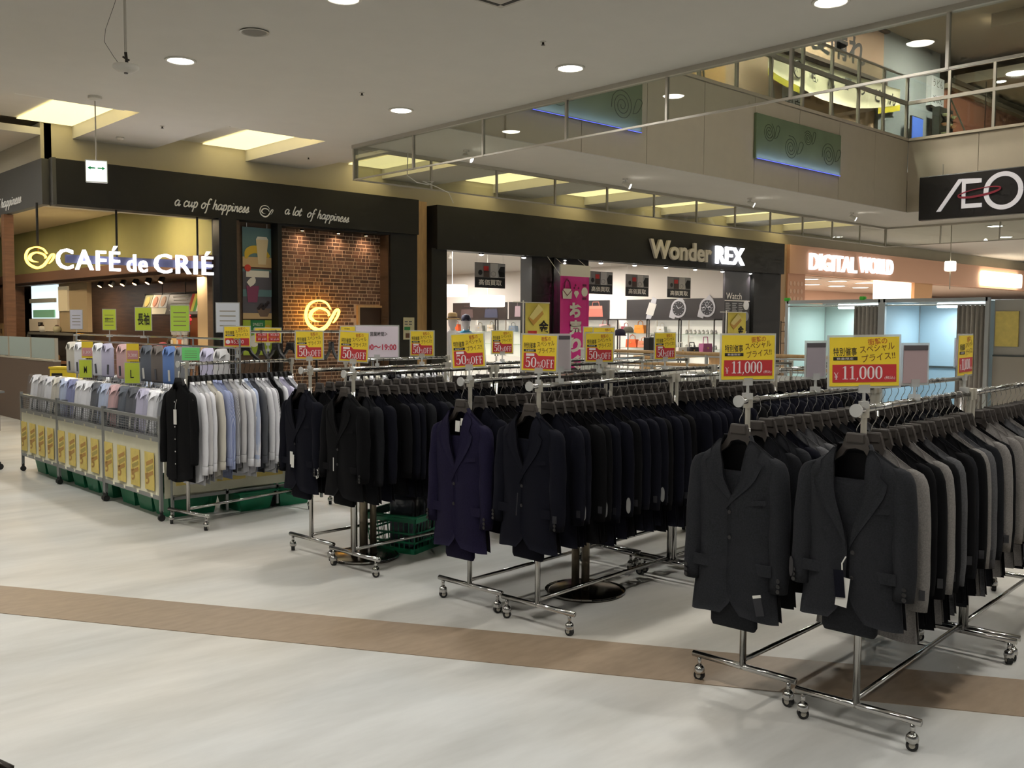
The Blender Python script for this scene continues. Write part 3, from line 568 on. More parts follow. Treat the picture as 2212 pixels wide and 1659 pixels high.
obj('print_cake', MB().ribbon([(.26, .2, .06), (.36, .3, .12), (.46, .22, .06)], -.004, -.007, 4), mat('print_beige'), t); obj('print_lemon', MB().lathe([(.001, -.004), (.06, -.004), (.06, 0)], n=14).xform(Matrix.Translation((.46, -.002, .46)) @ Matrix.Rotation(-PI/2, 4, 'X')), mat('print_yellow'), t)
t = thing('wall_notice', 'narrow pale notice board on the black pillar by the oak strip', 'notice', (11.05, 14.84, 1.2)); obj('sheet', MB().box(0, .26, 0, .008, 0, .42), mat('notice_pale', (196, 190, 160)), t); obj('print_green', MB().box(.02, .16, -.003, 0, .18, .24), mat('print_green'), t); obj('print_brown', MB().box(.05, .24, -.003, 0, .03, .12), mat('print_brown'), t)
for k in range(4): obj('print_line', MB().box(.03+.1*(k % 2), .1+.1*(k % 2), -.003, 0, .28+.05*(k//2), .3+.05*(k//2)), mat('print_slate'), t)
# ---- cafe interior
def onX(name, label, cat, X, Y, Z, group=None): return thing(name, label, cat, (X, Y, Z), R90, group)
W2 = struct('window_2', MB().box(7.55, 7.6, 23.4, 25.2, 1.58, 2.36), mat('bright_window', (210, 232, 240), emit=1.3)); obj('window_bar', MB().box(7.5, 7.55, 23.4, 25.2, 1.95, 2.05), mat('window_frame_grey', (168, 168, 160)), W2)
obj('garden_view', MB().box(7.52, 7.55, 23.5, 25.0, 1.6, 1.78), mat('garden_green', (120, 168, 132), emit=.3), W2)
slab('wall_counter_white', mat('counter_white', (238, 224, 204), .6), (7.5, 7.62, 23.25, 25.25, 1.28, 1.57)); slab('wall_counter_beige', mat('counter_beige', (178, 158, 126), .7), (7.56, 7.66, 21.5, 23.25, 1.28, 2.36))
slab('window_3', mat('pale_glass', (214, 196, 158), .4, emit=.25), (7.52, 7.56, 22.6, 23.2, 1.75, 2.3))
slab('trim_13', mat('grey_frame', (120, 116, 110), .5), (7.45, 7.52, 22.0, 25.3, 1.2, 1.26), (7.45, 7.52, 22.0, 22.08, 0, 1.26), (7.45, 7.52, 25.2, 25.3, 0, 1.26)); slab('wall_counter_under', mat('shelf_dark', (52, 44, 40), .6), (7.55, 7.7, 21.5, 25.3, 0, 1.2))
t = onX('notice_plate', 'small dark plate on the white cafe counter panel', 'plate', 7.48, 24.5, 1.4); obj('plate', MB().box(0, .3, -.01, .01, 0, .09), mat('shelf_dark'), t); text('lettering', '返却口', .05, M_white, t, (.04, -.013, .02))
for k, (y, z0) in enumerate(((24.2, 1.262), (23.6, .62), (22.9, .62), (23.2, 1.262))):
    t = onX('cafe_crockery', ['white pot on the cafe return shelf', 'dark jar low on the cafe shelf', 'brown basket low on the cafe shelf', 'glass jar at the right of the cafe shelf'][k], 'crockery', 7.35 if k in (1, 2) else 7.48, y, z0)
    obj('body', MB().lathe([(.06, 0), (.09, .06), (.08, .12), (.05, .14)], n=14), [M_white, mat('shelf_dark'), M_oak, mat('notice_pale')][k], t, smooth=True); obj('lid', MB().lathe([(.055, .14), (.03, .165), (.001, .17)], n=12), M_brown, t)
slab('shelf_cafe', M_wood, (7.25, 7.5, 21.8, 25.2, .58, .62))
t = onX('wall_clock', 'round white faced clock beside the wooden passage post', 'clock', 7.27, 27.0, 2.0); obj('face', MB().lathe([(.001, -.02), (.2, -.02), (.2, .02)], n=20).xform(Matrix.Rotation(-PI/2, 4, 'X')), mat('clock_face', (80, 58, 44)), t); obj('hands', MB().box(-.01, .01, -.03, -.02, 0, .15).box(0, .1, -.03, -.02, -.01, .01), M_white, t); obj('rim', MB().tube([(.2*math.cos(i*PI/10), -.02, .2*math.sin(i*PI/10)) for i in range(20)], .015, 5, True), M_white, t)
t = onX('wall_notice', 'small tan notice on the wooden wall by the passage post', 'notice', 7.28, 26.9, 1.1); obj('sheet', MB().box(0, .36, -.01, 0, 0, .36), M_oak, t); obj('print', MB().box(.14, .24, -.014, -.01, .1, .22), M_brown, t)
t = onX('menu_board', 'tilted cafe menu board with food photographs and chalk prices', 'menu board', 8.2, 20.25, 1.66)
tm = Matrix.Rotation(math.radians(-18), 4, 'X')
def tb(x0, x1, z0, z1, y0, y1): return MB().box(x0, x1, y0, y1, z0, z1).xform(tm)
obj('board', tb(0, 2.75, 0, .44, 0, .03), mat('menu_black', (38, 32, 36), .4), t); obj('frame', tb(-.03, 2.78, .43, .46, -.02, .04), M_black, t)
obj('price_panel', tb(.05, 1.25, .01, .14, -.006, 0), mat('menu_paper', (214, 206, 180), emit=.15), t)
for k, c in enumerate([(196, 160, 96), (206, 140, 110), (220, 176, 140)]):
    obj('photo', tb(.02+.4*k, .4+.4*k, .15, .43, -.006, 0), mat('food_bg%d' % k, [(140, 140, 108), (226, 200, 180), (228, 224, 214)][k], emit=.15), t)
    obj('photo_plate', MB().lathe([(.001, -.012), (.11, -.012), (.11, 0)], n=14).xform(tm @ Matrix.Translation((.21+.4*k, -.006, .28)) @ Matrix.Rotation(-PI/2, 4, 'X')), mat('food%d' % k, c, emit=.1), t)
for k in range(5): obj('chalk_line', tb(1.4+.07*(k % 2), 2.1+.06*(k % 3), .08+.07*k, .095+.07*k, -.006, 0), M_white, t)
for k, c in enumerate([(200, 70, 50), (232, 216, 90), (90, 160, 70), (230, 226, 214)]): obj('photo_strip', tb(2.25+.12*k, 2.36+.12*k, .06, .42, -.006, 0), mat('strip%d' % k, c, emit=.1), t)
for xx in (.9, 2.0): obj('hanger_rod', MB().cyl((xx, .1, .4), (xx, .1, .72), .008, n=6), M_black, t)
for k in range(6):
    t = onX('track_spotlight', '%s dark track spotlight from the left over the cafe counter' % ORD[k], 'spotlight', 7.7, 21.0-.62*k, 2.36, 'track spotlights over the cafe counter')
    obj('can', MB().cyl((0, 0, 0), (0, -.05, -.1), .05, .06, 10), M_black, t); obj('bulb', MB().cyl((0, -.05, -.1), (0, -.054, -.106), .045, n=10), mat('warm_bulb'), t)
for k, (x, y) in enumerate([(6.3, 16.2), (5.6, 19.5), (5.3, 23)]):
    t = thing('cafe_downlight', '%s warm round downlight from the right in the cafe ceiling' % ORD[k], 'downlight', (x, y, 3.62), group='downlights in the cafe ceiling'); obj('lens', lens_me, mat('warm_lens', (255, 236, 190), emit=16), t); obj('trim_ring', ring_me, M_ring, t)
    l = area((0, 0, -.04), 60, .24, (1, .8, .52)); l.parent = t
area((7.28, 20, 2.64), 26, 9, (1, .86, .45), (0, math.radians(140), 0), 'RECTANGLE', .1)
for y in (17, 20, 23.5): area((7.9, y, 2.34), 12, .4, (1, .82, .6))
t = onX('snack_display', 'wooden rounded display of bright snack bags on the cafe counter', 'display stand', 8.15, 18.35, 1.0)
obj('back', MB().prism([(0, 0), (.75, 0), (.75, .52), (.7, .6), (.05, .6), (0, .52)], .1, .14), mat('cherry_wood', (150, 84, 46), .5), t); obj('shelf', MB().box(0, .75, -.25, .1, -.03, 0), mat('cherry_wood'), t)
for k, c in enumerate([(226, 196, 130), (214, 110, 70), (120, 130, 70), (236, 214, 160), (200, 160, 90), (230, 190, 110)]):
    x = .05+.24*(k % 3); z0 = .0 if k < 3 else .26
    tt = onX('snack_bag', '%s coffee snack bag, counted from upper left, in the wooden display' % ORD[(k+3) % 6], 'snack bag', 8.1, 18.35-x, 1.0+z0, 'snack bags in the cafe display')
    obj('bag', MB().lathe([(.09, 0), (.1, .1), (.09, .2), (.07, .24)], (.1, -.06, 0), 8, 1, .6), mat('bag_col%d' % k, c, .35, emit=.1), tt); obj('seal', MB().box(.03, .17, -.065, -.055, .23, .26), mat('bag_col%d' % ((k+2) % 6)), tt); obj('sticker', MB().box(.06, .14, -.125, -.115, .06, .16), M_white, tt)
slab('counter_cafe', M_wood, (8.0, 8.5, 16.9, 21.2, 0, .98)); t = onX('red_flower', 'red flower ornament beside the snack display', 'ornament', 8.0, 17.45, .98); obj('stem', MB().cyl((0, 0, 0), (0, 0, .55), .01, n=5), M_ink, t)
for k in range(7): obj('petal', MB().tube([(0, 0, .55), (.1*math.cos(k*.9), -.03, .58+.1*math.sin(k*.9))], [.02, .035], 6), mat('petal_red', (214, 40, 60), emit=.1), t)
t = onX('snack_plate', 'plate with pink wrapped cake on the cafe counter', 'plate', 8.1, 18.9, .98); obj('plate', MB().lathe([(.001, 0), (.1, 0), (.16, .02), (.001, .015)], n=16), M_white, t); obj('cake', MB().lathe([(.1, .015), (.11, .06), (.06, .12), (.001, .13)], n=12), mat('pink_cake', (224, 120, 130), .4), t)
# ---- barista behind the counter
def person(label, loc, rz, cloth, hairc, h=1.6):
    t = thing('person', label, 'person', loc, rz); k = h/1.7
    J = {'pel': (0,0,.92,.13),'wai': (0,0,1.08,.12),'che': (0,-.01,1.28,.14),'nk': (0,.0,1.45,.055),'hd0': (0,-.015,1.53,.08),'hd1': (0,-.02,1.6,.095),'hd2': (0,-.015,1.66,.075),
         'sl': (.17,0,1.38,.06),'el': (.23,-.02,1.12,.045),'wl': (.18,-.22,1.0,.032),'fl': (.16,-.3,.99,.03),'sr': (-.17,0,1.38,.06),'er': (-.23,-.02,1.12,.045),'wr': (-.18,-.22,1.0,.032),'fr': (-.16,-.3,.99,.03),
         'hl': (.09,0,.85,.1),'kl': (.1,-.02,.47,.065),'al': (.1,.01,.08,.045),'tl': (.1,-.14,.04,.035),'hr': (-.09,0,.85,.1),'kr': (-.1,-.02,.47,.065),'ar': (-.1,.01,.08,.045),'tr': (-.1,-.14,.04,.035)}
    nm = list(J); E = [('pel','wai'),('wai','che'),('che','nk'),('nk','hd0'),('hd0','hd1'),('hd1','hd2'),('che','sl'),('sl','el'),('el','wl'),('wl','fl'),('che','sr'),('sr','er'),('er','wr'),('wr','fr'),('pel','hl'),('hl','kl'),('kl','al'),('al','tl'),('pel','hr'),('hr','kr'),('kr','ar'),('ar','tr')]
    me = bpy.data.meshes.new('body'); me.from_pydata([tuple(c*k for c in J[n][:3]) for n in nm], [(nm.index(a), nm.index(b)) for a, b in E], []); o = bpy.data.objects.new('body', me); COL.objects.link(o)
    o.modifiers.new('s', 'SKIN'); o.modifiers.new('d', 'SUBSURF').levels = 1
    for i, n in enumerate(nm): me.skin_vertices[0].data[i].radius = (J[n][3]*k, J[n][3]*k*(.8 if n in ('che', 'wai', 'pel') else 1))
    me.skin_vertices[0].data[0].use_root = True; bpy.context.view_layer.update()
    m2 = bpy.data.meshes.new_from_object(o.evaluated_get(bpy.context.evaluated_depsgraph_get())); bpy.data.objects.remove(o)
    m2.materials.clear(); m2.materials.append(cloth); m2.materials.append(mat('skin', (206, 158, 128), .5)); m2.materials.append(mat('trouser_dark', (40, 38, 40)))
    for p in m2.polygons:
        c = p.center; p.use_smooth = True; p.material_index = 1 if (c.z > 1.44*k or (c.y < -.2*k and c.z > .9*k)) else (2 if c.z < .9*k else 0)
    b = bpy.data.objects.new('body', m2); COL.objects.link(b); b.parent = t
    obj('hair', MB().lathe([(.075, 1.55), (.105, 1.6), (.105, 1.67), (.06, 1.74), (.001, 1.755)], (0, .015, 0), 14).xform(Matrix.Scale(k, 4)), hairc, t, smooth=True)
    for s in (-1, 1):
        obj('eye', MB().lathe([(.001, -.008), (.008, 0), (.001, .008)], (s*.035, -.105, 1.605), 6).xform(Matrix.Scale(k, 4)), M_ink, t)
        hb = MB()
        for f in range(4): hb.tube([(s*(.145+.014*f), -.29, .995), (s*(.14+.014*f), -.335, .985), (s*(.138+.013*f), -.36, .965-.004*(f in (0, 3)))], [.009, .008, .007], 6)
        hb.tube([(s*.135, -.25, .99), (s*.11, -.28, .985), (s*.1, -.305, .975)], [.01, .009, .008], 6); obj('fingers', hb.xform(Matrix.Scale(k, 4)), mat('skin'), t, smooth=True)
    obj('nose', MB().tube([(0, -.11, 1.6), (0, -.13, 1.57), (0, -.112, 1.56)], [.008, .013, .008], 6).xform(Matrix.Scale(k, 4)), mat('skin'), t); obj('mouth', MB().box(-.022, .022, -.112, -.104, 1.53, 1.536).xform(Matrix.Scale(k, 4)), mat('lip', (160, 90, 84)), t)
    return t
person('dark haired person in grey top bending behind the cafe counter', (8.72, 19.65, -.1), math.radians(-50), mat('grey_uniform', (112, 104, 96), .8), mat('black_hair', (24, 20, 20), .5), 1.55)
# ================================================================== second-hand shop
slab('trim_14', M_rexblk, (11.8, 24.3, 14.75, 15.1, 2.95, 3.8)); slab('pillar_shop', M_rexblk, (11.7, 12.08, 14.8, 15.2, 0, 2.97), (14.46, 16.25, 14.85, 15.2, 0, 2.97), (22.95, 24.3, 14.85, 15.3, 0, 2.97)); slab('trim_15', M_black, (22.78, 22.95, 14.95, 15.3, 0, 2.97))
slab('trim_16', mat('dark_gap', (20, 20, 21), .4), (15.1, 15.2, 14.82, 14.86, 0, 2.95))
slab('wall_shop_right', mat('shop_white', (244, 236, 228), .8), (22.6, 22.75, 15.2, 32, 0, 3.35)); slab('wall_shop_back', mat('shop_white'), (11.7, 22.7, 32, 32.2, 0, 3.4)); slab('wall_shop_left', mat('shop_white'), (11.7, 11.8, 15.2, 32, 0, 3.4)); slab('ceiling_shop', mat('shop_white'), (11.7, 22.75, 15.1, 32, 3.3, 3.4))
for x, y in ((14, 17.5), (18, 17), (20.5, 20), (16, 23), (20.5, 26), (13.5, 28)): area((x, y, 3.25), 190, 1.2, (1, .94, .86))
t = thing('shop_sign', 'unlit silver word on the black shop band', 'sign', (18.24, 14.74, 3.1)); text('letters', 'Wonder', .46, mat('brushed_letters', (216, 211, 203), .45, .15), t, (0, 0, 0), w=2.5, ext=.06, off=.03)
t = thing('shop_sign', 'bright white glowing word beside the silver one', 'sign', (20.95, 14.74, 3.1)); text('letters', 'REX', .45, M_glow, t, (0, 0, 0), w=1.28, ext=.06, off=.015)
for k, x in enumerate((13.05, 14.25, 15.48, 16.7, 17.9, 19.1, 20.3, 21.5, 22.8)):
    t = thing('facade_spotlight', '%s small spotlight from the left under the black shop band' % ORD[k], 'spotlight', (x, 14.88, 2.95), group='spotlights under the black shop band')
    obj('can', MB().lathe([(.05, 0), (.055, -.03), (.04, -.035)], n=12), M_black, t); obj('bulb', MB().lathe([(.045, -.03), (.05, -.045), (.001, -.06)], n=12), mat('spot_bulb', (255, 250, 244), emit=16), t)
    l = area((0, -.06, -.07), 12, .08, (1, .95, .9), (math.radians(-15), 0, 0), spread=130); l.parent = t
# hanging buy-back posters
def buyback(x, z, wd, lab, Y=15.4):
    t = thing('hanging_poster', lab, 'poster', (x, Y, z), group='black buy-back posters'); h = .53
    obj('sheet', MB().box(0, wd, 0, .01, 0, h), mat('poster_black', (26, 25, 28), .4), t)
    for k, c in enumerate([(128, 124, 124), (110, 106, 106), (196, 192, 190), (150, 148, 148)]): obj('print_panel', MB().box(wd*k/4, wd*(k+1)/4, -.004, 0, .22, h-.01), mat('pprint%d' % k, c, .5), t)
    obj('print_watch', MB().lathe([(.001, -.004), (.055, -.004), (.055, 0)], n=14).xform(Matrix.Translation((wd*.17, -.004, .32)) @ Matrix.Rotation(-PI/2, 4, 'X')), M_ink, t); obj('print_red_bag', MB().box(wd*.28, wd*.44, -.008, -.004, .36, .46), mat('print_scarlet', (196, 50, 46)), t); obj('print_purse', MB().box(wd*.28, wd*.46, -.008, -.004, .23, .36), mat('print_umber', (72, 56, 50)), t)
    obj('print_chain', MB().tube([(wd*.6+.07*math.cos(i*PI/6), -.006, .3+.05*math.sin(i*PI/6)) for i in range(12)], .004, 4, True), mat('print_slate'), t); obj('print_shirt', MB().prism([(wd*.8, .24), (wd*.98, .24), (wd*.98, .46), (wd*.84, .46), (wd*.76, .36)], -.008, -.004), M_ink, t)
    text('lettering', '高価買取', .125, M_white, t, (wd*.12, -.003, .055), w=wd*.76, off=.015)
    for xx in (.06, wd-.06): obj('cord', MB().cyl((xx, .005, h), (xx, .005, 3.3-z), .003, n=4), M_white, t)
buyback(13.33, 2.27, .86, 'black buy-back poster hanging in the left shop window'); buyback(16.85, 2.23, .86, 'black buy-back poster half hidden by the pink banner'); buyback(18.2, 2.21, .88, 'black buy-back poster in the middle of the right opening'); buyback(19.84, 2.21, .98, 'black buy-back poster furthest right, above round watches')
# posters along the side wall
def wallboard(y0, y1, z0, z1, lab): 
    t = onX('display_poster', lab, 'poster', 22.57, y0, z0); obj('board', MB().box(0, y0-y1, 0, .02, 0, z1-z0), mat('board_black', (40, 37, 40), .35), t); return t
def watch(t, x, z, r, kind):
    ms = mat('watch_steel', (206, 206, 212), .3, .3); md = mat('watch_dial', (44, 44, 50))
    if kind == 'square':
        obj('strap', MB().ribbon([(x-.12, z-.33, .17), (x-.04, z-.1, .2), (x+.05, z+.12, .2), (x+.12, z+.33, .17)], -.003, -.006, 3), ms, t); obj('watch_case', MB().prism([(x-.2, z-.14), (x+.07, z-.2), (x+.2, z+.14), (x-.07, z+.2)], -.01, -.006), M_white, t)
    else:
        obj('strap', MB().ribbon([(x-r*.9, z-.28, .2), (x-r*.5, z, .24), (x+r*.5, z+.28, .22)], -.003, -.006, 3), ms, t)
        obj('watch_case', MB().lathe([(.001, -.008), (r, -.008), (r, 0)], n=24).xform(Matrix.Translation((x, -.004, z)) @ Matrix.Rotation(-PI/2, 4, 'X')), ms, t); obj('watch_dial', MB().lathe([(.001, -.012), (r*.78, -.012), (r*.78, 0)], n=24).xform(Matrix.Translation((x, -.006, z)) @ Matrix.Rotation(-PI/2, 4, 'X')), md, t)
        mk = MB()
        for i in range(12): a = i*PI/6; mk.ribbon([(x+r*.58*math.cos(a), z+r*.58*math.sin(a), .014), (x+r*.7*math.cos(a), z+r*.7*math.sin(a), .014)], -.019, -.021, 1)
        mk.ribbon([(x, z, .02), (x-r*.3, z+r*.35, .012)], -.019, -.022, 1).ribbon([(x, z, .02), (x+r*.5, z+r*.2, .012)], -.019, -.022, 1); obj('hour_marks', mk, ms, t)
        if kind == 'chrono':
            for a in (PI*.5, PI*1.1, PI*1.9): obj('sub_dial', MB().tube([(x+r*.38*math.cos(a)+r*.17*math.cos(i*PI/6), -.022, z+r*.38*math.sin(a)+r*.17*math.sin(i*PI/6)) for i in range(12)], .012, 4, True), ms, t)
t = wallboard(19.05, 15.5, 1.68, 2.26, 'black wall poster with three large steel watches'); watch(t, .95, .29, .2, 'square'); watch(t, 1.95, .3, .27, 'plain'); watch(t, 2.95, .32, .27, 'chrono')
def printbag(t, x, z, w_, h_, m): obj('print_bag', MB().prism([(x-w_/2, z), (x+w_/2, z), (x+w_*.44, z+h_), (x-w_*.44, z+h_)], -.008, -.002), m, t); obj('print_handle', MB().tube([(x-w_*.25, -.006, z+h_), (x-w_*.2, -.006, z+h_*1.35), (x+w_*.2, -.006, z+h_*1.35), (x+w_*.25, -.006, z+h_)], .012, 5), m, t)
t = wallboard(20.9, 19.75, 1.68, 2.26, 'black wall poster with a pink leather handbag'); printbag(t, .6, .07, .6, .34, mat('leather_pink', (190, 110, 96), .5)); obj('print_flap', MB().box(.33, .87, -.012, -.008, .32, .4), mat('leather_rose', (214, 130, 112)), t)
t = wallboard(27.3, 24.4, 1.68, 2.26, 'black wall poster with dim dark handbags, left shop window'); printbag(t, .8, .05, .7, .3, mat('leather_dim', (84, 68, 68))); printbag(t, 2.1, .05, .7, .3, mat('leather_navy', (58, 62, 84)))
t = wallboard(24.3, 23.0, 1.68, 2.26, 'black wall poster with a pale lilac handbag, left shop window'); printbag(t, .55, .08, .5, .36, mat('leather_lilac', (196, 170, 178)))
# glass cases below the posters with bags
M_shelf = glass('shelf_glass', (226, 240, 236), .14); M_case = mat('case_frame', (40, 38, 40), .4)
for k, (y0, y1, lab) in enumerate([(19.05, 17.9, 'left'), (17.85, 16.75, 'middle'), (16.7, 15.55, 'right'), (20.9, 19.4, 'pink bag poster'), (27.3, 26.0, 'dim poster'), (25.9, 24.5, 'dark bags poster'), (24.4, 23.1, 'lilac bag poster')]):
    t = onX('glass_case', 'lit glass display case below the %s wall poster%s' % (lab, '' if 'poster' not in lab else ' side'), 'display case', 22.58, y0, 0, 'glass cases along the shop wall'); L = y0-y1
    obj('back', MB().box(0, L, -.02, 0, .4, 1.64), mat('case_back', (246, 240, 226), emit=.35), t); obj('plinth', MB().box(0, L, -.45, 0, 0, .42), M_white, t)
    for xx in (0, L-.03): obj('post', MB().box(xx, xx+.03, -.45, -.42, .42, 1.66), M_case, t)
    for z0 in (.82, 1.24): obj('shelf', MB().box(.02, L-.02, -.44, -.02, z0, z0+.012), M_shelf, t)
    obj('top', MB().box(0, L, -.45, 0, 1.64, 1.68), M_case, t)
def handbag(label, X, Y, Z, w_, h_, m, strap=True):
    t = onX('handbag', label, 'handbag', X, Y, Z, 'handbags in the glass cases'); g = []
    bm_ = MB().prism([(-w_/2, .01), (-w_*.47, 0), (w_*.47, 0), (w_/2, .01), (w_*.44, h_*.95), (w_*.4, h_), (-w_*.4, h_), (-w_*.44, h_*.95)], -.07, .07); obj('body', bm_, m, t); obj('flap', MB().prism([(-w_*.42, h_*.55), (w_*.42, h_*.55), (w_*.42, h_*1.01), (-w_*.42, h_*1.01)], -.082, -.07), m, t)
    if strap: obj('handle', MB().tube([(-w_*.25, 0, h_), (-w_*.22, 0, h_*1.4), (0, 0, h_*1.55), (w_*.22, 0, h_*1.4), (w_*.25, 0, h_)], .012, 6), m, t)
    obj('clasp', MB().box(-.02, .02, -.09, -.082, h_*.55, h_*.65), mat('brass', (212, 176, 96), .3, .8), t)
HB = [(18.85, 1.255, .3, .2, (150, 60, 76), 'wine red'), (18.3, 1.255, .38, .24, (232, 140, 50), 'orange'), (18.6, .835, .42, .24, (214, 90, 40), 'deep orange'), (18.15, .835, .4, .2, (206, 130, 100), 'tan'), (17.6, .835, .34, .2, (226, 220, 214), 'white'), (17.2, .835, .36, .2, (40, 34, 42), 'black'), (17.5, 1.255, .3, .2, (232, 232, 226), 'pale cream'), (20.7, 1.255, .34, .22, (226, 180, 60), 'yellow'), (19.7, 1.255, .36, .26, (216, 140, 140), 'rose pink'), (20.2, .835, .36, .24, (196, 196, 176), 'pale grey'), (26.8, 1.255, .36, .24, (206, 84, 44), 'bright orange red'), (25.5, 1.255, .4, .2, (150, 146, 140), 'grey'), (24.9, 1.255, .34, .22, (196, 186, 170), 'beige'), (23.8, 1.255, .36, .2, (120, 134, 150), 'blue grey')]
for y, z0, w_, h_, c, n in HB: handbag('%s handbag on the %s glass shelf by the shop wall' % (n, 'upper' if z0 > 1 else 'lower'), 22.32, y, z0, w_, h_, mat('leather_'+n.replace(' ', '_'), c, .45))
for k in range(16):
    y = 16.6-.14*(k % 8); z0 = 1.255 if k < 8 else .835
    t = onX('watch_stand', '%s white watch stand from the left on the %s shelf of the right case' % (ORD[k % 8], 'upper' if k < 8 else 'lower'), 'watch stand', 22.3, y, z0, 'white watch stands in the right case'); obj('cushion', MB().lathe([(.045, 0), (.05, .05), (.03, .11), (.001, .13)], n=10), M_white, t, smooth=True); obj('strap', MB().tube([(-.045, -.0, .07), (0, -.05, .09), (.045, 0, .07)], .012, 5), mat('watch_steel'), t)
# "Watch" price panel
t = thing('price_board', 'dark panel reading Watch beside the shop pillar', 'panel', (21.62, 14.88, 0)); obj('board', MB().box(0, 1.18, 0, .06, 0, 2.96), mat('board_black'), t)
text('heading', 'Watch', .17, M_white, t, (.06, -.006, 2.2), w=.72); obj('rule', MB().box(0, 1.18, -.006, 0, 2.15, 2.175), M_white, t)
for k in range(3):
    for j in range(5): obj('print_line', MB().box(.05+.3*k, .22+.3*k+.05*((j+k) % 2), -.005, 0, 1.88+.05*j, 1.9+.05*j), mat('print_grey', (170, 170, 172)), t)
for z0, c in ((2.05, (230, 230, 232)), (1.75, (150, 152, 158))): obj('print_watch', MB().lathe([(.001, -.01), (.13, -.01), (.13, 0)], n=18).xform(Matrix.Translation((1.0, -.002, z0)) @ Matrix.Rotation(-PI/2, 4, 'X')), mat('pw%d' % z0.__hash__(), c), t)
text('heading', 'Bag', .16, M_white, t, (.55, -.006, 1.22), w=.5); text('heading', 'Jewel', .16, M_white, t, (.3, -.006, .78), w=.6)
# lamps and mannequins
for lab, x, y, z0, r in (('large white drum lamp shade hanging in the left shop window', 15.55, 17.5, 1.92, .42), ('white drum lamp shade cut by the left window edge', 14.45, 17.5, 2.14, .36)):
    t = thing('drum_lamp', lab, 'lamp', (x, y, z0), group='drum lamps in the shop'); obj('shade', MB().lathe([(r*.98, 0), (r, .02), (r, .25), (r*.98, .27)], n=24), mat('shade_lit', (255, 248, 236), emit=2.2), t, smooth=False); obj('cord', MB().cyl((0, 0, .27), (0, 0, 3.3-z0), .006, n=5), M_white, t)
for k in range(10):
    t = thing('track_spotlight', '%s white track spotlight from the left under the shop ceiling' % ORD[k], 'spotlight', (12.6+.55*k-(2.4 if k > 5 else 0), 16.2 if k < 6 else 18.4, 3.3), group='white track spotlights in the shop'); obj('stem', MB().cyl((0, 0, 0), (0, 0, -.06), .012, n=6), M_ring, t); obj('can', MB().cyl((.02, 0, -.05), (-.04, -.03, -.2), .045, .05, 10), mat('spot_white', (205, 200, 194), .5), t)
def mannequin(label, x, y, hat):
    t = thing('mannequin', label, 'mannequin', (x, y, 0), math.radians(-40))
    obj('torso', MB().lathe([(.12, .72), (.17, .8), (.16, 1.0), (.2, 1.2), (.19, 1.3), (.08, 1.36), (.055, 1.4)], n=18, sy=.62), mat('white_shirt_cloth', (232, 232, 236), .8) if hat == 'straw' else mat('teal_jacket', (28, 120, 160), .35), t, smooth=True)
    obj('head', MB().lathe([(.05, 1.36), (.055, 1.42), (.085, 1.47), (.1, 1.55), (.09, 1.63), (.05, 1.68), (.001, 1.69)], n=16, sy=1.15), mat('mannequin_white', (236, 232, 238), .4), t, smooth=True)
    for s in (-1, 1): obj('arm', MB().tube([(s*.19, 0, 1.28), (s*.25, 0, 1.1), (s*.27, -.03, .85)], [.07, .06, .05], 8), mat('white_shirt_cloth') if hat == 'straw' else mat('teal_jacket'), t, smooth=True)
    obj('stand', MB().cyl((0, 0, .02), (0, 0, .75), .02).lathe([(.2, 0), (.2, .02), (.001, .025)], n=18), M_steel, t)
    if hat == 'straw': obj('hat', MB().lathe([(.19, 1.6), (.2, 1.61), (.105, 1.63), (.1, 1.72), (.07, 1.745), (.001, 1.75)], n=20), mat('straw', (206, 178, 132), .9), t, smooth=True); obj('hat_band', MB().lathe([(.106, 1.63), (.104, 1.66)], n=20), M_brown, t)
    else: obj('cap', MB().lathe([(.108, 1.57), (.11, 1.62), (.08, 1.7), (.001, 1.725)], n=18), mat('navy_cap', (34, 38, 66), .7), t, smooth=True); obj('cap_brim', MB().prism([(-.09, 0), (.09, 0), (.07, .14), (0, .17), (-.07, .14)], -.006, .006).xform(Matrix.Translation((0, -.08, 1.58)) @ Matrix.Rotation(PI/2, 4, 'X')), mat('navy_cap'), t)
mannequin('white shirted mannequin with straw hat in the left shop window', 13.3, 16.1, 'straw'); mannequin('mannequin in teal jacket and navy cap in the left shop window', 13.85, 16.3, 'cap')
slab('shelf_unit', M_oak, (12.6, 12.7, 24, 27, 0, 2.4), (12.7, 14.0, 26.9, 27, 0, 2.4)); slab('cabinet_shop', mat('peach_wood', (226, 182, 130), .6), (17.6, 22.55, 28.6, 29.2, 0, 2.6))
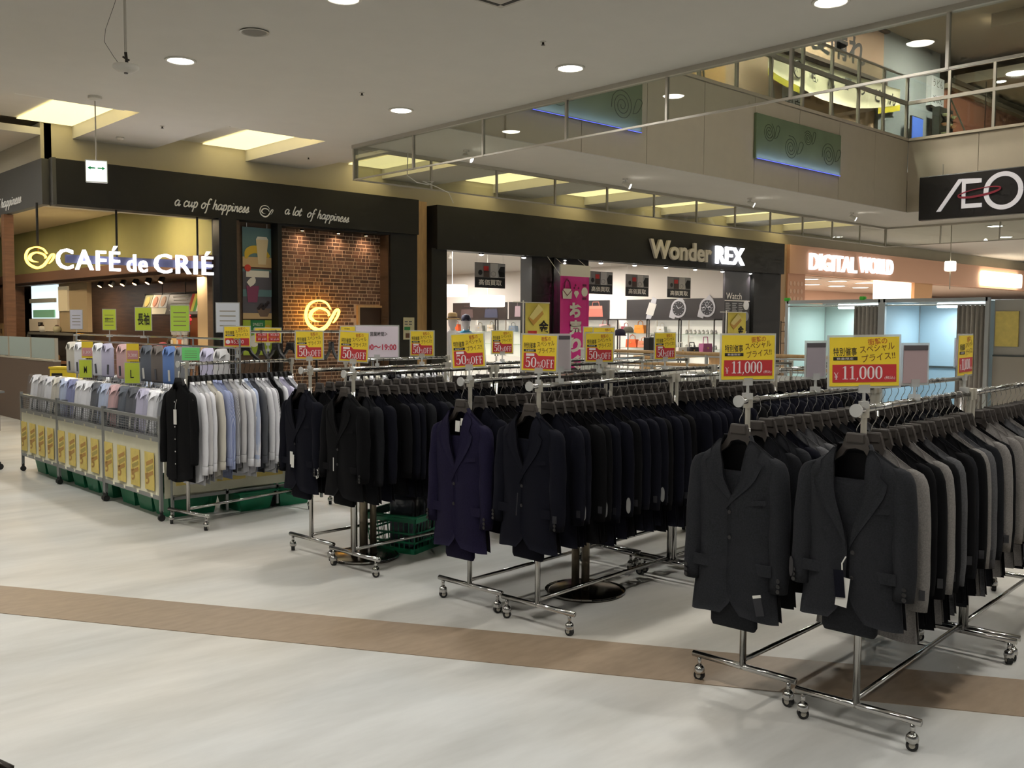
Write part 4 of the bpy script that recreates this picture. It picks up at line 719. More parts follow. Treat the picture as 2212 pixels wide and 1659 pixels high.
# standing banners
def nobori(label, x, y, z0, z1, wd, words, red, rz=0):
    t = thing('banner_flag', label, 'banner', (x, y, 0), rz, 'yellow gold buying banners')
    obj('pole', MB().cyl((-.04, .02, 0), (-.04, .02, z1+.05), .012, n=8), M_white, t); obj('cross_bar', MB().cyl((-.3, .02, z1+.01), (wd+.02, .02, z1+.01), .008, n=6), M_white, t); obj('foot', MB().box(-.2, .12, -.12, .16, 0, .05), M_black, t)
    obj('cloth', MB().sheet([[(wd*i/8, .012*math.sin(i*1.1), z0+(z1-z0)*j/6) for j in range(7)] for i in range(9)], (0, .003, 0)), mat('banner_yellow', (250, 230, 110), .7), t, smooth=True)
    obj('print_bar', MB().prism([(wd*.1, z1-.28), (wd*.62, z1-.1), (wd*.72, z1-.2), (wd*.3, z1-.42)], -.02, -.014), mat('gold_bar', (206, 156, 70), .4), t); obj('print_bar', MB().prism([(wd*.12, z1-.26), (wd*.5, z1-.02), (wd*.7, z1-.12), (wd*.28, z1-.32)], -.024, -.02), mat('gold_pale', (240, 222, 140), .4), t)
    zz = z1-.36
    for ch in words: text('character', ch, .24 if ch != '・' else .05, M_ink, t, (wd*.52 if ch != '・' else wd*.68, -.02, zz-.2), w=.26 if ch != '・' else .05, off=.03); zz -= .26 if ch != '・' else .12
    obj('red_panel', MB().box(wd*.08, wd*.44, -.018, -.014, z0, z1-.52), mat('banner_red', (206, 60, 50)), t); zz = z1-.58
    for ch in red: text('character', ch, .19, M_white, t, (wd*.12, -.022, zz-.19), w=.18, off=.02); zz -= .23
nobori('yellow gold buying banner left of the pink banner', 12.5, 13.0, .35, 1.9, .64, '金・プ', '高価買取'); nobori('yellow gold buying banner beside the Watch panel', 20.35, 13.9, .2, 1.82, .8, '金・プ', '高価買取')
t = thing('hanging_banner', 'bright pink hanging banner with white characters and bag icons', 'banner', (15.03, 14.55, 0))
obj('cloth', MB().sheet([[(.92*i/8, .01*math.sin(i*.9), .55+2.0*j/10) for j in range(11)] for i in range(9)], (0, .004, 0)), mat('banner_pink', (214, 44, 142), .6), t, smooth=True); obj('white_top', MB().box(-.01, .93, -.02, .02, 2.55, 2.8), M_white, t); obj('hanging_hook', MB().cyl((.1, 0, 2.78), (.1, .27, 2.96), .005, n=5).cyl((.82, 0, 2.78), (.82, .27, 2.96), .005, n=5), M_white, t); obj('stay', MB().cyl((-.3, .1, 2.95), (0, .0, 2.56), .006, n=5), M_white, t)
zz = 1.98
for ch in 'お売りくだ': text('character', ch, .33, M_white, t, (.28, -.016, zz-.33), w=.38, off=.06); zz -= .38
obj('icon_bag', MB().prism([(.07, 2.06), (.33, 2.06), (.35, 2.22), (.3, 2.28), (.1, 2.28), (.05, 2.22)], -.02, -.012), M_white, t); obj('icon_handle', MB().tube([(.1, -.016, 2.28), (.13, -.016, 2.42), (.2, -.016, 2.48), (.27, -.016, 2.42), (.3, -.016, 2.28)], .014, 5), mat('icon_maroon', (110, 20, 70)), t); obj('icon_flap', MB().ribbon([(.06, 2.25, .016), (.2, 2.13, .016), (.34, 2.25, .016)], -.02, -.024, 1), mat('icon_maroon'), t)
obj('icon_gem', MB().prism([(.49, 2.08), (.57, 2.19), (.53, 2.24), (.45, 2.24), (.41, 2.19)], -.02, -.012), M_white, t); obj('icon_watch', MB().lathe([(.001, -.01), (.1, -.01), (.1, 0)], n=18).xform(Matrix.Translation((.75, -.012, 2.22)) @ Matrix.Rotation(-PI/2, 4, 'X')), M_white, t); obj('icon_strap', MB().box(.69, .81, -.02, -.012, 2.34, 2.39).box(.69, .81, -.02, -.012, 2.05, 2.1), mat('icon_maroon'), t)
for a, b in ((.46, 2.36), (.56, 2.3), (.42, 2.3)): obj('icon_sparkle', MB().prism([(a-.025, b), (a, b-.03), (a+.025, b), (a, b+.03)], -.02, -.012), mat('icon_maroon'), t)
# ================================================================== digital goods shop
M_peach = mat('peach_fascia', (226, 178, 148), .7); M_warm = mat('warm_white_panel', (255, 244, 226), emit=2.2)
slab('trim_17', M_peach, (24.75, 60, 14.85, 15.1, 3.0, 3.82)); slab('trim_18', mat('beige_post', (190, 160, 128), .6), (24.32, 24.75, 14.95, 15.1, 0, 3.8)); PC = slab('pillar_digital', mat('peach_pillar', (226, 170, 140), .6), (24.75, 25.7, 14.9, 15.4, 0, 3.0))
for j in range(7):
    for i in range(4): obj('dot', MB().lathe([(.001, -.01), (.07, -.01), (.07, 0)], n=8).xform(Matrix.Translation((24.9+.2*i, 14.9, 1.4+.22*j)) @ Matrix.Rotation(-PI/2, 4, 'X')), mat('peach_dot', (238, 196, 170)), PC)
slab('wall_digital_back', mat('peach_wall', (246, 206, 180), .8), (24.75, 60, 21, 21.2, 0, 3.1)); slab('ceiling_digital', mat('peach_ceiling', (250, 226, 206), .8), (24.75, 60, 15.1, 21, 2.98, 3.1))
for x in (27, 31, 36, 41): area((x, 17.5, 2.9), 190, 1.6, (1, .86, .74))
t = thing('shop_sign', 'glowing white rounded two word sign on the peach band', 'sign', (25.75, 14.83, 3.12)); text('letters', 'DIGITAL', .5, mat('soft_glow', (250, 246, 250), emit=1.2), t, (0, 0, .02), w=2.8, ext=.08, off=.02); text('letters', 'WORLD', .5, mat('soft_glow'), t, (3.0, 0, .06), w=2.25, ext=.08, off=.02)
for k in range(12):
    t = thing('ceiling_disc_light', '%s round warm disc light from the left in the peach shop' % ORD[k], 'ceiling light', (26+1.35*(k % 6)*1.35, 16+2.0*(k//6), 2.98), group='disc lights in the peach shop'); obj('lens', lens_me, mat('warm_disc', (255, 240, 226), emit=9), t).scale = (2.4, 2.4, 1); obj('trim_ring', ring_me, M_ring, t).scale = (2.4, 2.4, 1)
t = thing('illuminated_board', 'blank bright white light panel below the peach band', 'light panel', (30.2, 14.95, 1.9)); obj('panel', MB().box(0, 2.55, 0, .1, 0, 1.09), M_warm, t); obj('frame', MB().box(-.03, 2.58, .02, .12, -.03, 0), M_peach, t)
slab('pillar_orange', mat('orange_pillar', (222, 170, 120), .6), (32.9, 34.3, 14.9, 15.4, 0, 3.0))
t = thing('light_box', 'blown out white light box sign at the right edge', 'sign', (38.3, 14.8, 3.08)); obj('box', MB().rbox(0, 3.9, -.15, .05, 0, .55, .05), mat('lightbox', (255, 240, 214), emit=5), t); obj('bracket', MB().box(.2, .4, .05, .1, .1, .4), M_peach, t)
t = thing('small_hanging_lamp', 'small square white lamp hanging on a thin rod', 'lamp', (26.4, 11.0, 3.25)); obj('shade', MB().rbox(-.12, .12, -.12, .12, -.26, 0, .03), mat('lightbox'), t); obj('rod', MB().cyl((0, 0, -.75), (0, 0, .97), .012, n=6), M_steel, t)
area((32, 8, 4.1), 240, 2, (1, .95, .88)); area((40, 9, 4.1), 300, 2, (1, .95, .88))
for k, (x, y) in enumerate(((27.5, 10.3), (30.5, 8.7), (31.0, 11.3), (34.5, 10.0), (36.0, 8.0))):
    t = thing('far_downlight', '%s round downlight in the far ceiling under the black sign' % ORD[k], 'downlight', (x, y, ZC), group='far ceiling downlights right'); obj('lens', lens_me, M_lens, t).scale = (1.5, 1.5, 1); obj('trim_ring', ring_me, M_ring, t).scale = (1.5, 1.5, 1)
# ================================================================== GARMENTS
def ip(x, xs, ys):
    if x <= xs[0]: return ys[0]
    for k in range(len(xs)-1):
        if x <= xs[k+1]: t = (x-xs[k])/(xs[k+1]-xs[k]); t = t*t*(3-2*t); return ys[k]+(ys[k+1]-ys[k])*t
    return ys[-1]
class Cut:
    """pattern of a hanging garment: x across the shoulders, -y the front, origin on the rail"""
    def __init__(s, kind, vb=-.53, open_=0.0):
        s.kind = kind; s.vb = vb; s.hem = -.925 if kind == 'suit' else -.95; s.open = open_
        s.zs = [-.95, -.75, -.58, -.42, -.30, -.22]
        s.ws = [.222, .208, .196, .204, .212, .212] if kind == 'suit' else [.2, .195, .19, .195, .2, .2]
        s.ds = [.062, .058, .052, .058, .058, .056] if kind == 'suit' else [.05, .048, .045, .046, .046, .044]
    def W(s, z): return ip(z, s.zs, s.ws)
    def D(s, z): return ip(z, s.zs, s.ds)
    def E(s, z, q):
        if s.kind == 'shirt': return ip(z, [-.25, -.17], [-.012, .045])
        e = ip(z, [s.vb, -.30, -.165], [-.022+s.open, .048+s.open*.6, .07]) if z > s.vb else -.022+s.open
        if z < -.76: e += .07*((-.76-z)/.165)**2.6
        return e
    def top(s, x):
        x = abs(x); return -.157 if x < .06 else -.157-.096*min(1.1, (x-.06)/.15)
    def hz(s, x): return s.hem + (.045*(abs(x)/.2)**2 if s.kind == 'shirt' else .012*math.cos(x*9))
    def y(s, x, z, side=0):
        w = s.W(z); q = min(abs(x), w)/(w*1.015); yy = s.D(z)*math.sqrt(max(0, 1-q**3.6)); c = min(1, max(0, (s.top(x)-z)/.06)); yy *= math.sqrt(max(0, 1-(1-c)**2)) if abs(x) > .055 else 1
        return -yy - (.007 if side > 0 else 0)
    def fold(s, x, z): return .006*math.sin(x*34+z*7)*min(1, max(0, (-.3-z)/.4))
    def front(s, side, nu=8, nv=26):
        g = []
        for j in range(nv+1):
            v = 1-(1-j/nv)**1.5; z0 = s.hem+(-.157-s.hem)*v; w = s.W(z0); e = s.E(z0, side); r = []
            for i in range(nu+1):
                xr = w+(e-w)*i/nu; z = s.hz(xr)+(s.top(xr)-s.hz(xr))*v
                r.append((side*xr, s.y(xr, z, side)+s.fold(side*xr, z), z))
            g.append(r)
        return g
    def back(s, k=.85, ins=1.0, nu=12, nv=14):
        g = []
        for j in range(nv+1):
            v = 1-(1-j/nv)**1.5; z0 = s.hem+(-.157-s.hem)*v; w = s.W(z0)*ins; r = []
            for i in range(nu+1):
                x = w*(2*i/nu-1); z = s.hem+(s.top(x)-s.hem)*v; r.append((x, -s.y(x, z)*k+s.fold(i*.05, z0)*.7, z))
            g.append(r)
        return g
    def lapel(s, side, n=14):
        T = [0, .1, .17, .185, .2, .24, .4, .7, 1]; O = [.014, .05, .07, .044, .044, .094, .084, .045, .0]; g = []
        for i in range(n+1):
            t = i/n; z = -.162+(s.vb+.162)*t; e = s.E(z, side)
            o = [O[k]+(O[k+1]-O[k])*(t-T[k])/(T[k+1]-T[k]) for k in range(len(T)-1) if T[k] <= t <= T[k+1]][0]
            g.append([(side*(e+o*q/3), s.y(e+o*q/3, min(z, s.top(e+o*q/3)-.006), side)-.008-.004*math.sin(PI*q/3), z-.02*q/3*(t > .19)*(1-t)) for q in range(4)])
        return g
    def collar(s, n=12):
        g = []; f = 1.0
        for i in range(n+1):
            a = (2*i/n-1)*math.radians(112); x, y = .068*math.sin(a), .04*math.cos(a)-.012
            g.append([(x*.95, y*.95, -.15), (x*1.02, y*1.05, -.143), (x*1.3, y*1.25, -.19)])
        return g
    def sleeve(s, side, n=12):
        if s.kind == 'suit': P = [(.16,.0,-.232,.01,.03),(.186,.0,-.256,.034,.044),(.2,-.0,-.3,.046,.05),(.208,-.004,-.42,.049,.05),(.214,-.008,-.55,.048,.049),(.219,-.014,-.68,.045,.046),(.218,-.02,-.79,.042,.043)]
        else: P = [(.155,.0,-.225,.01,.02),(.178,0,-.25,.03,.034),(.195,-.003,-.3,.04,.043),(.22,-.008,-.45,.042,.045),(.226,-.012,-.6,.04,.044),(.228,-.018,-.75,.036,.042),(.226,-.02,-.8,.036,.04)]
        vs = []; P = smooth_path(P, 2)
        for x, y, z, rx, ry in P:
            for i in range(n): a = 2*PI*i/n; vs.append((side*(x+rx*math.cos(a)), y+ry*math.sin(a)+.004*math.sin(z*26+i), z+.2*rx*math.cos(a)*(z > -.26)))
        m = len(P); fs = [(k*n+i, k*n+(i+1) % n, (k+1)*n+(i+1) % n, (k+1)*n+i) for k in range(m-1) for i in range(n)]
        x, y, z, rx, ry = P[-1]; b = len(vs)
        for i in range(n): a = 2*PI*i/n; vs.append((side*(x+rx*.8*math.cos(a)), y+ry*.8*math.sin(a), z+.02))
        fs += [((m-1)*n+i, (m-1)*n+(i+1) % n, b+(i+1) % n, b+i) for i in range(n)]; fs.append(tuple(range(b, b+n))); fs.append(tuple(range(n-1, -1, -1)))
        return MB().add(vs, fs)
TH = (0, .004, 0)
def suit_kit(vb, op):
    c = Cut('suit', vb, op); K = {}
    K['front'] = [MB().sheet(c.front(s), TH).mesh('front_panel', True) for s in (-1, 1)]; K['back'] = MB().sheet(c.back(), TH).mesh('back_panel', True)
    K['lining'] = MB().grid(c.back(.72, .94)).mesh('lining', True); K['lapel'] = [MB().sheet(c.lapel(s), TH).mesh('lapel', True) for s in (-1, 1)]
    K['collar'] = MB().sheet(c.collar(), (0, .003, 0)).mesh('collar', True); K['sleeve'] = [c.sleeve(s).mesh('sleeve', True) for s in (-1, 1)]
    b = MB().sheet(c.front(-1, 6, 12), TH).sheet(c.front(1, 6, 12), TH).sheet(c.back(nu=8, nv=10), TH); K['body'] = b.mesh('body', True)
    K['lap2'] = MB().sheet(c.lapel(-1, 8), TH).sheet(c.lapel(1, 8), TH).mesh('lapels', True); K['c'] = c
    return K
KA = suit_kit(-.46, .0); KB = suit_kit(-.6, .03); KC = suit_kit(-.55, .0)
flap_me = MB().sheet([[(.0+.135*i/4, -.002*math.sin(i*.8), -.05*j) for j in range(2)] for i in range(5)], (0, -.002, 0)).mesh('pocket_flap')
welt_me = MB().sheet([[(.1*i/3, 0, .012*i/3-.022*j) for j in range(2)] for i in range(4)], (0, -.0015, 0)).mesh('chest_pocket')
btn_me = MB().lathe([(.001, -.004), (.009, -.004), (.0095, 0)], n=10).xform(Matrix.Rotation(-PI/2, 4, 'X')).mesh('button')
trs = MB().rbox(-.125, .11, -.028, .02, -.985, -.3, .018).mesh('trousers', True)
def fabric(name, c, rough=.92):
    return mat(name, c, rough, noise=.22, nscale=160, bump=.04, spec=.15)
FB = {'black': fabric('wool_black', (11, 11, 13)), 'navy': fabric('wool_navy', (14, 15, 25)), 'dark navy': fabric('wool_dark_navy', (15, 16, 25)), 'charcoal': fabric('wool_charcoal', (40, 41, 44)), 'dark grey': fabric('wool_dark_grey', (28, 29, 32)),
      'light grey': fabric('wool_light_grey', (124, 120, 116)), 'mid grey': fabric('wool_mid_grey', (84, 84, 86)), 'violet navy': fabric('wool_violet_navy', (28, 25, 47))}
M_lin = fabric('lining_black', (14, 13, 15), .5); M_btn = mat('button_dark', (30, 28, 28), .3); M_tagw = mat('tag_white', (226, 224, 216), .6); M_tagb = mat('tag_black', (30, 30, 36), .4); M_clear = mat('tag_print', (160, 160, 158), .4)
# ---- hangers
def hook_mesh():
    pts = [(0, 0, -.1), (0, 0, -.078), (.006, 0, -.066), (.016, 0, -.05), (.02, 0, -.03)]
    for i in range(11): a = math.radians(-35+i*24); pts.append((.0175*math.cos(a)+.0, 0, .0175*math.sin(a)))
    return MB().tube(pts, .0019, 6).mesh('hook', True)
HOOK = hook_mesh()
HBODY = MB().prism([(-.034, -.098), (.034, -.098), (.044, -.115), (.057, -.158), (.08, -.19), (.12, -.216), (.16, -.243), (.168, -.254), (.16, -.262), (.11, -.238), (.055, -.2), (.036, -.172), (.0, -.163), (-.036, -.172), (-.055, -.2), (-.11, -.238), (-.16, -.262), (-.168, -.254), (-.16, -.243), (-.12, -.216), (-.08, -.19), (-.057, -.158), (-.044, -.115)], -.011, .011).mesh('shoulder_bar')
HWIDE = MB().rbox(-.041, .041, -.017, .014, -.142, -.098, .006).mesh('neck_block')
M_hang = mat('hanger_grey', (58, 52, 47), .6); M_chrome = mat('chrome', (206, 204, 200), .16, 1.0); M_wire = mat('hook_steel', (190, 188, 182), .25, 1.0); M_blk = mat('hanger_black', (22, 21, 22), .45)
# ---- chrome racks
HR = 1.2
def caster_meshes():
    fork = MB().cyl((0, 0, .1), (0, 0, .062), .009, n=8).lathe([(.012, .064), (.021, .055), (.023, .04), (.02, .028)], n=12); wheel = MB().cyl((-.011, 0, .021), (.011, 0, .021), .021, n=16); hub = MB().cyl((-.0125, 0, .021), (.0125, 0, .021), .011, n=10)
    return fork.mesh('caster', True), wheel.mesh('wheel'), hub.mesh('hub')
CAST = caster_meshes(); M_rub = mat('rubber', (28, 27, 26), .6)
UP = MB().cyl((0, 0, .1), (0, 0, HR-.11), .0135, n=14).mesh('upright', True); UPI = MB().cyl((0, 0, HR-.12), (0, 0, HR+.004), .011, n=12).box(-.014, .014, -.014, .014, HR-.03, HR+.02).mesh('rail_bracket')
FOOT = MB().cyl((0, -.235, .108), (0, .235, .108), .0135, n=14).mesh('foot', True); CAPM = MB().cyl((-.075, 0, HR), (-.068, 0, HR), .024, n=18).cyl((-.068, 0, HR), (-.04, 0, HR), .009, n=8).mesh('end_stop')
M_acr = mat('clear_plastic', (222, 222, 216), .25, alpha=.55)
def rack(label, x, y, th, L=1.19, near_cap=True, height=None, group='chrome garment racks'):
    t = thing('garment_rack', label, 'clothes rack', (x, y, 0), th, group)
    for k, xx in enumerate((0, L)):
        f = obj('foot', FOOT, M_chrome, t, (xx, 0, 0)); obj('upright', UP, M_chrome, t, (xx, 0, 0)); obj('rail_bracket', UPI, mat('bracket_cream', (206, 200, 184), .35, .4), t, (xx, 0, 0))
        for yy in (-.205, .205):
            c = obj('caster', CAST[0], M_chrome, t, (xx, yy, 0), (0, 0, random.uniform(-1.2, 1.2))); obj('wheel', CAST[1], M_rub, c); obj('hub', CAST[2], M_steel, c)
    obj('top_rail', MB().cyl((-.045 if near_cap else -.01, 0, HR), (L+.01, 0, HR), .0125, n=12), M_chrome, t, smooth=True); obj('bottom_rail', MB().cyl((0, 0, .135), (L, 0, .135), .0105, n=10), M_chrome, t, smooth=True)
    if near_cap: obj('end_stop', CAPM, M_acr, t)
    return t
def hanger(label, M, group, m=M_hang, wide=True):
    t = thing('hanger', label, 'hanger', group=group); t.matrix_world = M
    obj('hook', HOOK, M_wire if m is M_hang else m, t); obj('shoulder_bar', HBODY, m, t)
    if wide: obj('neck_block', HWIDE, m, t)
    return t
def at_rack(x, y, th, s, z=HR, tilt=0, sy=1.0, sx=1.0, sz=1.0):
    p = Vector((x+math.cos(th)*s, y+math.sin(th)*s, z))
    return Matrix.Translation(p) @ Matrix.Rotation(th-PI/2+tilt, 4, 'Z') @ Matrix.Diagonal((sx, sy, sz, 1))
OVAL = MB().prism([(.014*math.cos(a*PI/8), .035*math.sin(a*PI/8)+(.012 if a < 8 else -.012)) for a in range(16)], -.003, 0).mesh('size_tag'); SMALLT = MB().box(-.012, .012, -.003, 0, -.02, .02).mesh('size_tag')
def jacket(label, M, col, group, tagk=None):
    t = thing('suit_jacket', label, 'jacket', group=group); t.matrix_world = M; f = FB[col]
    obj('body', KA['body'], f, t); obj('lapels', KA['lap2'], f, t)
    for k in (0, 1): obj('sleeve', KA['sleeve'][k], f, t)
    if tagk: obj('size_tag', OVAL if tagk == 'oval' else SMALLT, M_clear if tagk == 'oval' else M_tagb, t, (.245, -.06, -.72), (0, 0, .5))
    return t
def hero(label, M, col, kit, extra):
    t = thing('suit_jacket', label, 'jacket', group='front suit jackets on the racks'); t.matrix_world = M; f = FB[col]; c = kit['c']
    for k in (0, 1):
        s = (-1, 1)[k]; obj('front_panel', kit['front'][k], f, t); obj('lapel', kit['lapel'][k], f, t); obj('sleeve', kit['sleeve'][k], f, t)
        x0 = .065 if s > 0 else -.2; obj('pocket_flap', flap_me, f, t, (x0, c.y(x0+.07, -.68, s)-.001, -.675))
        for j in range(3): obj('cuff_button', btn_me, M_btn, t, (s*.235, -.062, -.775+.022*j))
    obj('back_panel', kit['back'], f, t); obj('lining', kit['lining'], M_lin, t); obj('collar', kit['collar'], f, t)
    obj('chest_pocket', welt_me, f, t, (.07, c.y(.12, -.42, 1)-.003, -.415))
    for z0 in (c.vb-.01, c.vb-.12): obj('button', btn_me, M_btn, t, (-.006+c.open, c.y(0, z0, 1)-.006, z0))
    obj('trousers', trs, f, t)
    for n, mb, m, loc, rot in extra: obj(n, mb, m, t, loc, rot)
    return t
RK = {}
NM = {'a': 'left 11,000 yen rack', 'b': 'right 11,000 yen rack', 'c': 'left navy suit rack', 'd': 'right navy suit rack', 'e': 'left black suit rack', 'f': 'right black suit rack'}
RP = {'a': (3.335, 2.175, .055), 'b': (3.30, 1.665, .085), 'c': (3.31, 3.86, .08), 'd': (3.32, 3.355, .085), 'e': (3.27, 5.385, .075), 'f': (3.25, 4.865, .075)}
PAL = {'a': ['black', 'dark grey', 'black', 'charcoal', 'black', 'mid grey', 'dark navy'], 'b': ['light grey', 'black', 'black', 'light grey', 'black', 'mid grey', 'black', 'dark grey', 'black', 'light grey', 'mid grey', 'dark grey'],
       'c': ['black', 'dark navy', 'black', 'navy'], 'd': ['dark navy', 'black', 'black', 'dark navy', 'black', 'navy'], 'e': ['black', 'dark grey', 'black', 'dark navy'], 'f': ['black', 'dark navy', 'dark navy', 'black', 'dark grey', 'black']}
NR = {'a': 2, 'b': 2, 'c': 3, 'd': 3, 'e': 3, 'f': 3}; CNT = {'a': (14, 11), 'b': (14, 14), 'c': (14, 14, 10), 'd': (14, 14, 14), 'e': (14, 13, 6), 'f': (14, 14, 9)}
HS = {'a': .93, 'b': .82, 'c': .95, 'd': .86, 'e': .83, 'f': .8}
rj = random.Random(3)
for r in 'abcdef':
    x0, y0, th = RP[r]
    for k in range(NR[r]):
        xx, yy = x0+math.cos(th)*1.245*k, y0+math.sin(th)*1.245*k; nm = ('', 'second ', 'third ')[k]+NM[r]
        rack('chrome rolling clothes rack, the ' + nm + (' nearest the camera' if k == 0 else ''), xx, yy, th, near_cap=(k == 0)); RK[r+str(k)] = (xx, yy, th)
        n = CNT[r][k]; s0 = .075 if k == 0 else .05
        for i in range(n):
            s = s0+(1.13-s0)*i/max(1, max(n, 14)-1); col = rj.choice(PAL[r]) if r != 'b' else PAL['b'][i % 12]
            if r == 'b' and k == 1: col = ['light grey', 'light grey', 'black', 'mid grey', 'light grey', 'black', 'dark grey'][i % 7]
            if r == 'd' and k > 0: col = rj.choice(['navy', 'dark navy', 'black', 'navy'])
            M = at_rack(xx, yy, th, s, tilt=rj.uniform(-.12, .12), sy=.58, sx=rj.uniform(.82, .9), sz=rj.uniform(.84, .9) if r not in 'ef' else rj.uniform(.8, .86))
            M0 = M
            jacket('%s suit jacket, %s from the front on the %s' % (col, ORD[i], nm), M, col, 'suit jackets on the ' + nm, ('oval' if r == 'd' and k == 0 and i in (1, 3, 5, 9) else 'small' if (r in 'bd' and i % 2 == 0 and k == 0) else None))
            hanger('grey hanger of the %s jacket on the %s' % (ORD[i], nm), M0 @ Matrix.Diagonal((1, 1.3, 1, 1)), 'hangers on the ' + nm)
# ---- the six jackets shown on the rack ends
def ext_tag(x, z, w, h, m, y=-.075, rot=(0, .08, 0)): return ('price_tag', MB().box(-w/2, w/2, -.002, 0, -h, 0), m, (x, y, z), rot)
HX = {'a': ('charcoal', KA, 'charcoal suit jacket at the front of the left 11,000 yen rack', [ext_tag(.15, -.8, .04, .085, M_tagb, -.1, (0, -.25, 0)), ('tag_strip', MB().box(-.02, .02, -.003, 0, -.012, 0), M_tagw, (.152, -.102, -.797), (0, -.25, 0))]),
      'b': ('charcoal', KB, 'charcoal suit jacket with white hang tag on the right 11,000 yen rack', [ext_tag(.0, -.72, .05, .13, M_tagw, -.085, (0, .1, 0)), ext_tag(-.025, -.69, .042, .12, FB['navy'], -.09, (0, -.1, 0)), ('tag_string', MB().tube([(0, 0, 0), (-.012, -.01, -.03), (-.01, -.01, -.07)], .003, 5), M_tagw, (.0, -.075, -.63), None), ('sleeve_tag', OVAL, M_tagb, (-.245, -.062, -.72), (0, 0, -.5))]),
      'c': ('violet navy', KC, 'violet navy suit jacket with collar tag on the left navy rack', [('neck_tag', MB().box(-.018, .018, -.003, 0, -.06, 0), M_tagw, (-.005, -.03, -.215), (0, .05, 0)), ('neck_tag', MB().box(-.012, .012, -.003, 0, -.04, 0), M_tagw, (.03, -.028, -.2), (0, .05, 0))]),
      'd': ('dark navy', KC, 'dark navy suit jacket at the front of the right navy rack', [ext_tag(-.02, -.6, .006, .13, M_tagb, -.085), ('sleeve_tag', SMALLT, M_tagb, (.235, -.062, -.72), (0, 0, .3))]),
      'e': ('dark navy', KC, 'near black suit jacket with white tags on the left black rack', [ext_tag(-.035, -.62, .035, .1, M_tagw, -.08, (0, 0, 0)), ext_tag(-.01, -.64, .035, .1, M_tagw, -.085, (0, .05, 0))]),
      'f': ('black', KC, 'black suit jacket with sleeve tag on the right black rack', [ext_tag(-.03, -.62, .007, .1, M_tagw, -.085, (0, 0, 0)), ('sleeve_tag', MB().tube([(0, 0, 0), (.012, 0, -.01), (.012, 0, -.06), (-.005, 0, -.07), (-.012, 0, -.05)], .004, 5), M_tagw, (-.26, -.06, -.74), None)])}
for r, (col, kit, lab, ex) in HX.items():
    x0, y0, th = RP[r]; M = at_rack(x0, y0, th, -.062, tilt=.03 if r in 'ac' else -.03, sy=.8, sx=.87, sz=HS[r]); hero(lab, M, col, kit, ex)
    hanger('grey wide hanger of the front jacket on the %s' % NM[r], M, 'hangers of the front jackets')
# ---- thick chrome columns on round bases under the racks
def column_stand(label, x, y, n=4):
    t = thing('chrome_tube_stand', label, 'stand', (x, y, 0)); obj('base', MB().lathe([(.22, 0), (.225, .008), (.2, .016), (.05, .02), (.001, .021)], n=28), mat('dark_chrome', (120, 112, 100), .2, 1.0), t, smooth=True)
    obj('base_rim', MB().tube([(.224*math.cos(i*PI/14), .224*math.sin(i*PI/14), .012) for i in range(28)], .006, 5, True), M_chrome, t)
    for k in range(n): obj('column', MB().cyl((-.06+.04*k, .02*(-1)**k, .018), (-.06+.04*k, .02*(-1)**k, 1.02), .022, n=12), mat('smoked_chrome', (158, 146, 126), .35, .6), t, smooth=True)
column_stand('cluster of smoked chrome columns on a round base, left racks', 3.5, 5.13, 4); column_stand('cluster of smoked chrome columns on a round base, navy racks', 3.96, 3.62, 3)
# ---- green shopping basket with packed shirts under the black suits
def basket(label, x, y, rz, L=.46, Wd=.3, H=.24, holes=True, group=None):
    t = thing('shopping_basket', label, 'basket', (x, y, 0), rz, group); mg = mat('basket_green', (22, 124, 84), .4)
    def side(u0, u1, w0): return [(u0, 0), (u1, 0), (u1+.03, H), (u0-.03, H)]
    a, b = L/2, Wd/2; t0, k = .006, .03; body = MB()
    body.box(-a, a, -b, b, 0, .008)
    for s in (-1, 1):
        if holes:
            for z in (.0, .07, .13, H-.04): q = k*z/H; body.box(-a-q, a+q, s*(b+q)-t0, s*(b+q)+t0, z, z+(.035 if z in (0., H-.04) else .012)); q2 = q; body.box(s*(a+q)-t0, s*(a+q)+t0, -b-q, b+q, z, z+(.035 if z in (0., H-.04) else .012))
        else:
            body.add([(-a, s*b, 0), (a, s*b, 0), (a+k, s*(b+k), H), (-a-k, s*(b+k), H)], [(0, 1, 2, 3)]); body.add([(s*a, -b, 0), (s*a, b, 0), (s*(a+k), b+k, H), (s*(a+k), -b-k, H)], [(0, 1, 2, 3)])
    obj('body', body, mg, t)
    if holes:
        rb = MB()
        for i in range(15):
            u = -a+2*a*i/14
            for s in (-1, 1): rb.add([(u-.004, s*b, 0), (u+.004, s*b, 0), (u*1.08+.004, s*(b+k), H), (u*1.08-.004, s*(b+k), H)], [(0, 1, 2, 3)])
        for i in range(10):
            u = -b+2*b*i/9
            for s in (-1, 1): rb.add([(s*a, u-.004, 0), (s*a, u+.004, 0), (s*(a+k), u*1.1+.004, H), (s*(a+k), u*1.1-.004, H)], [(0, 1, 2, 3)])
        rb = obj('ribs', rb, mg, t); rb['kind'] = 'stuff'
    rim = [(-a-k-.01, -b-k-.01, H), (a+k+.01, -b-k-.01, H), (a+k+.01, b+k+.01, H), (-a-k-.01, b+k+.01, H)]; obj('rim', MB().tube(rim, .011, 6, True), mg, t)
    return t
basket('green mesh basket with packed shirts under the black suits', 3.95, 5.2, .35, .5, .34, .25)
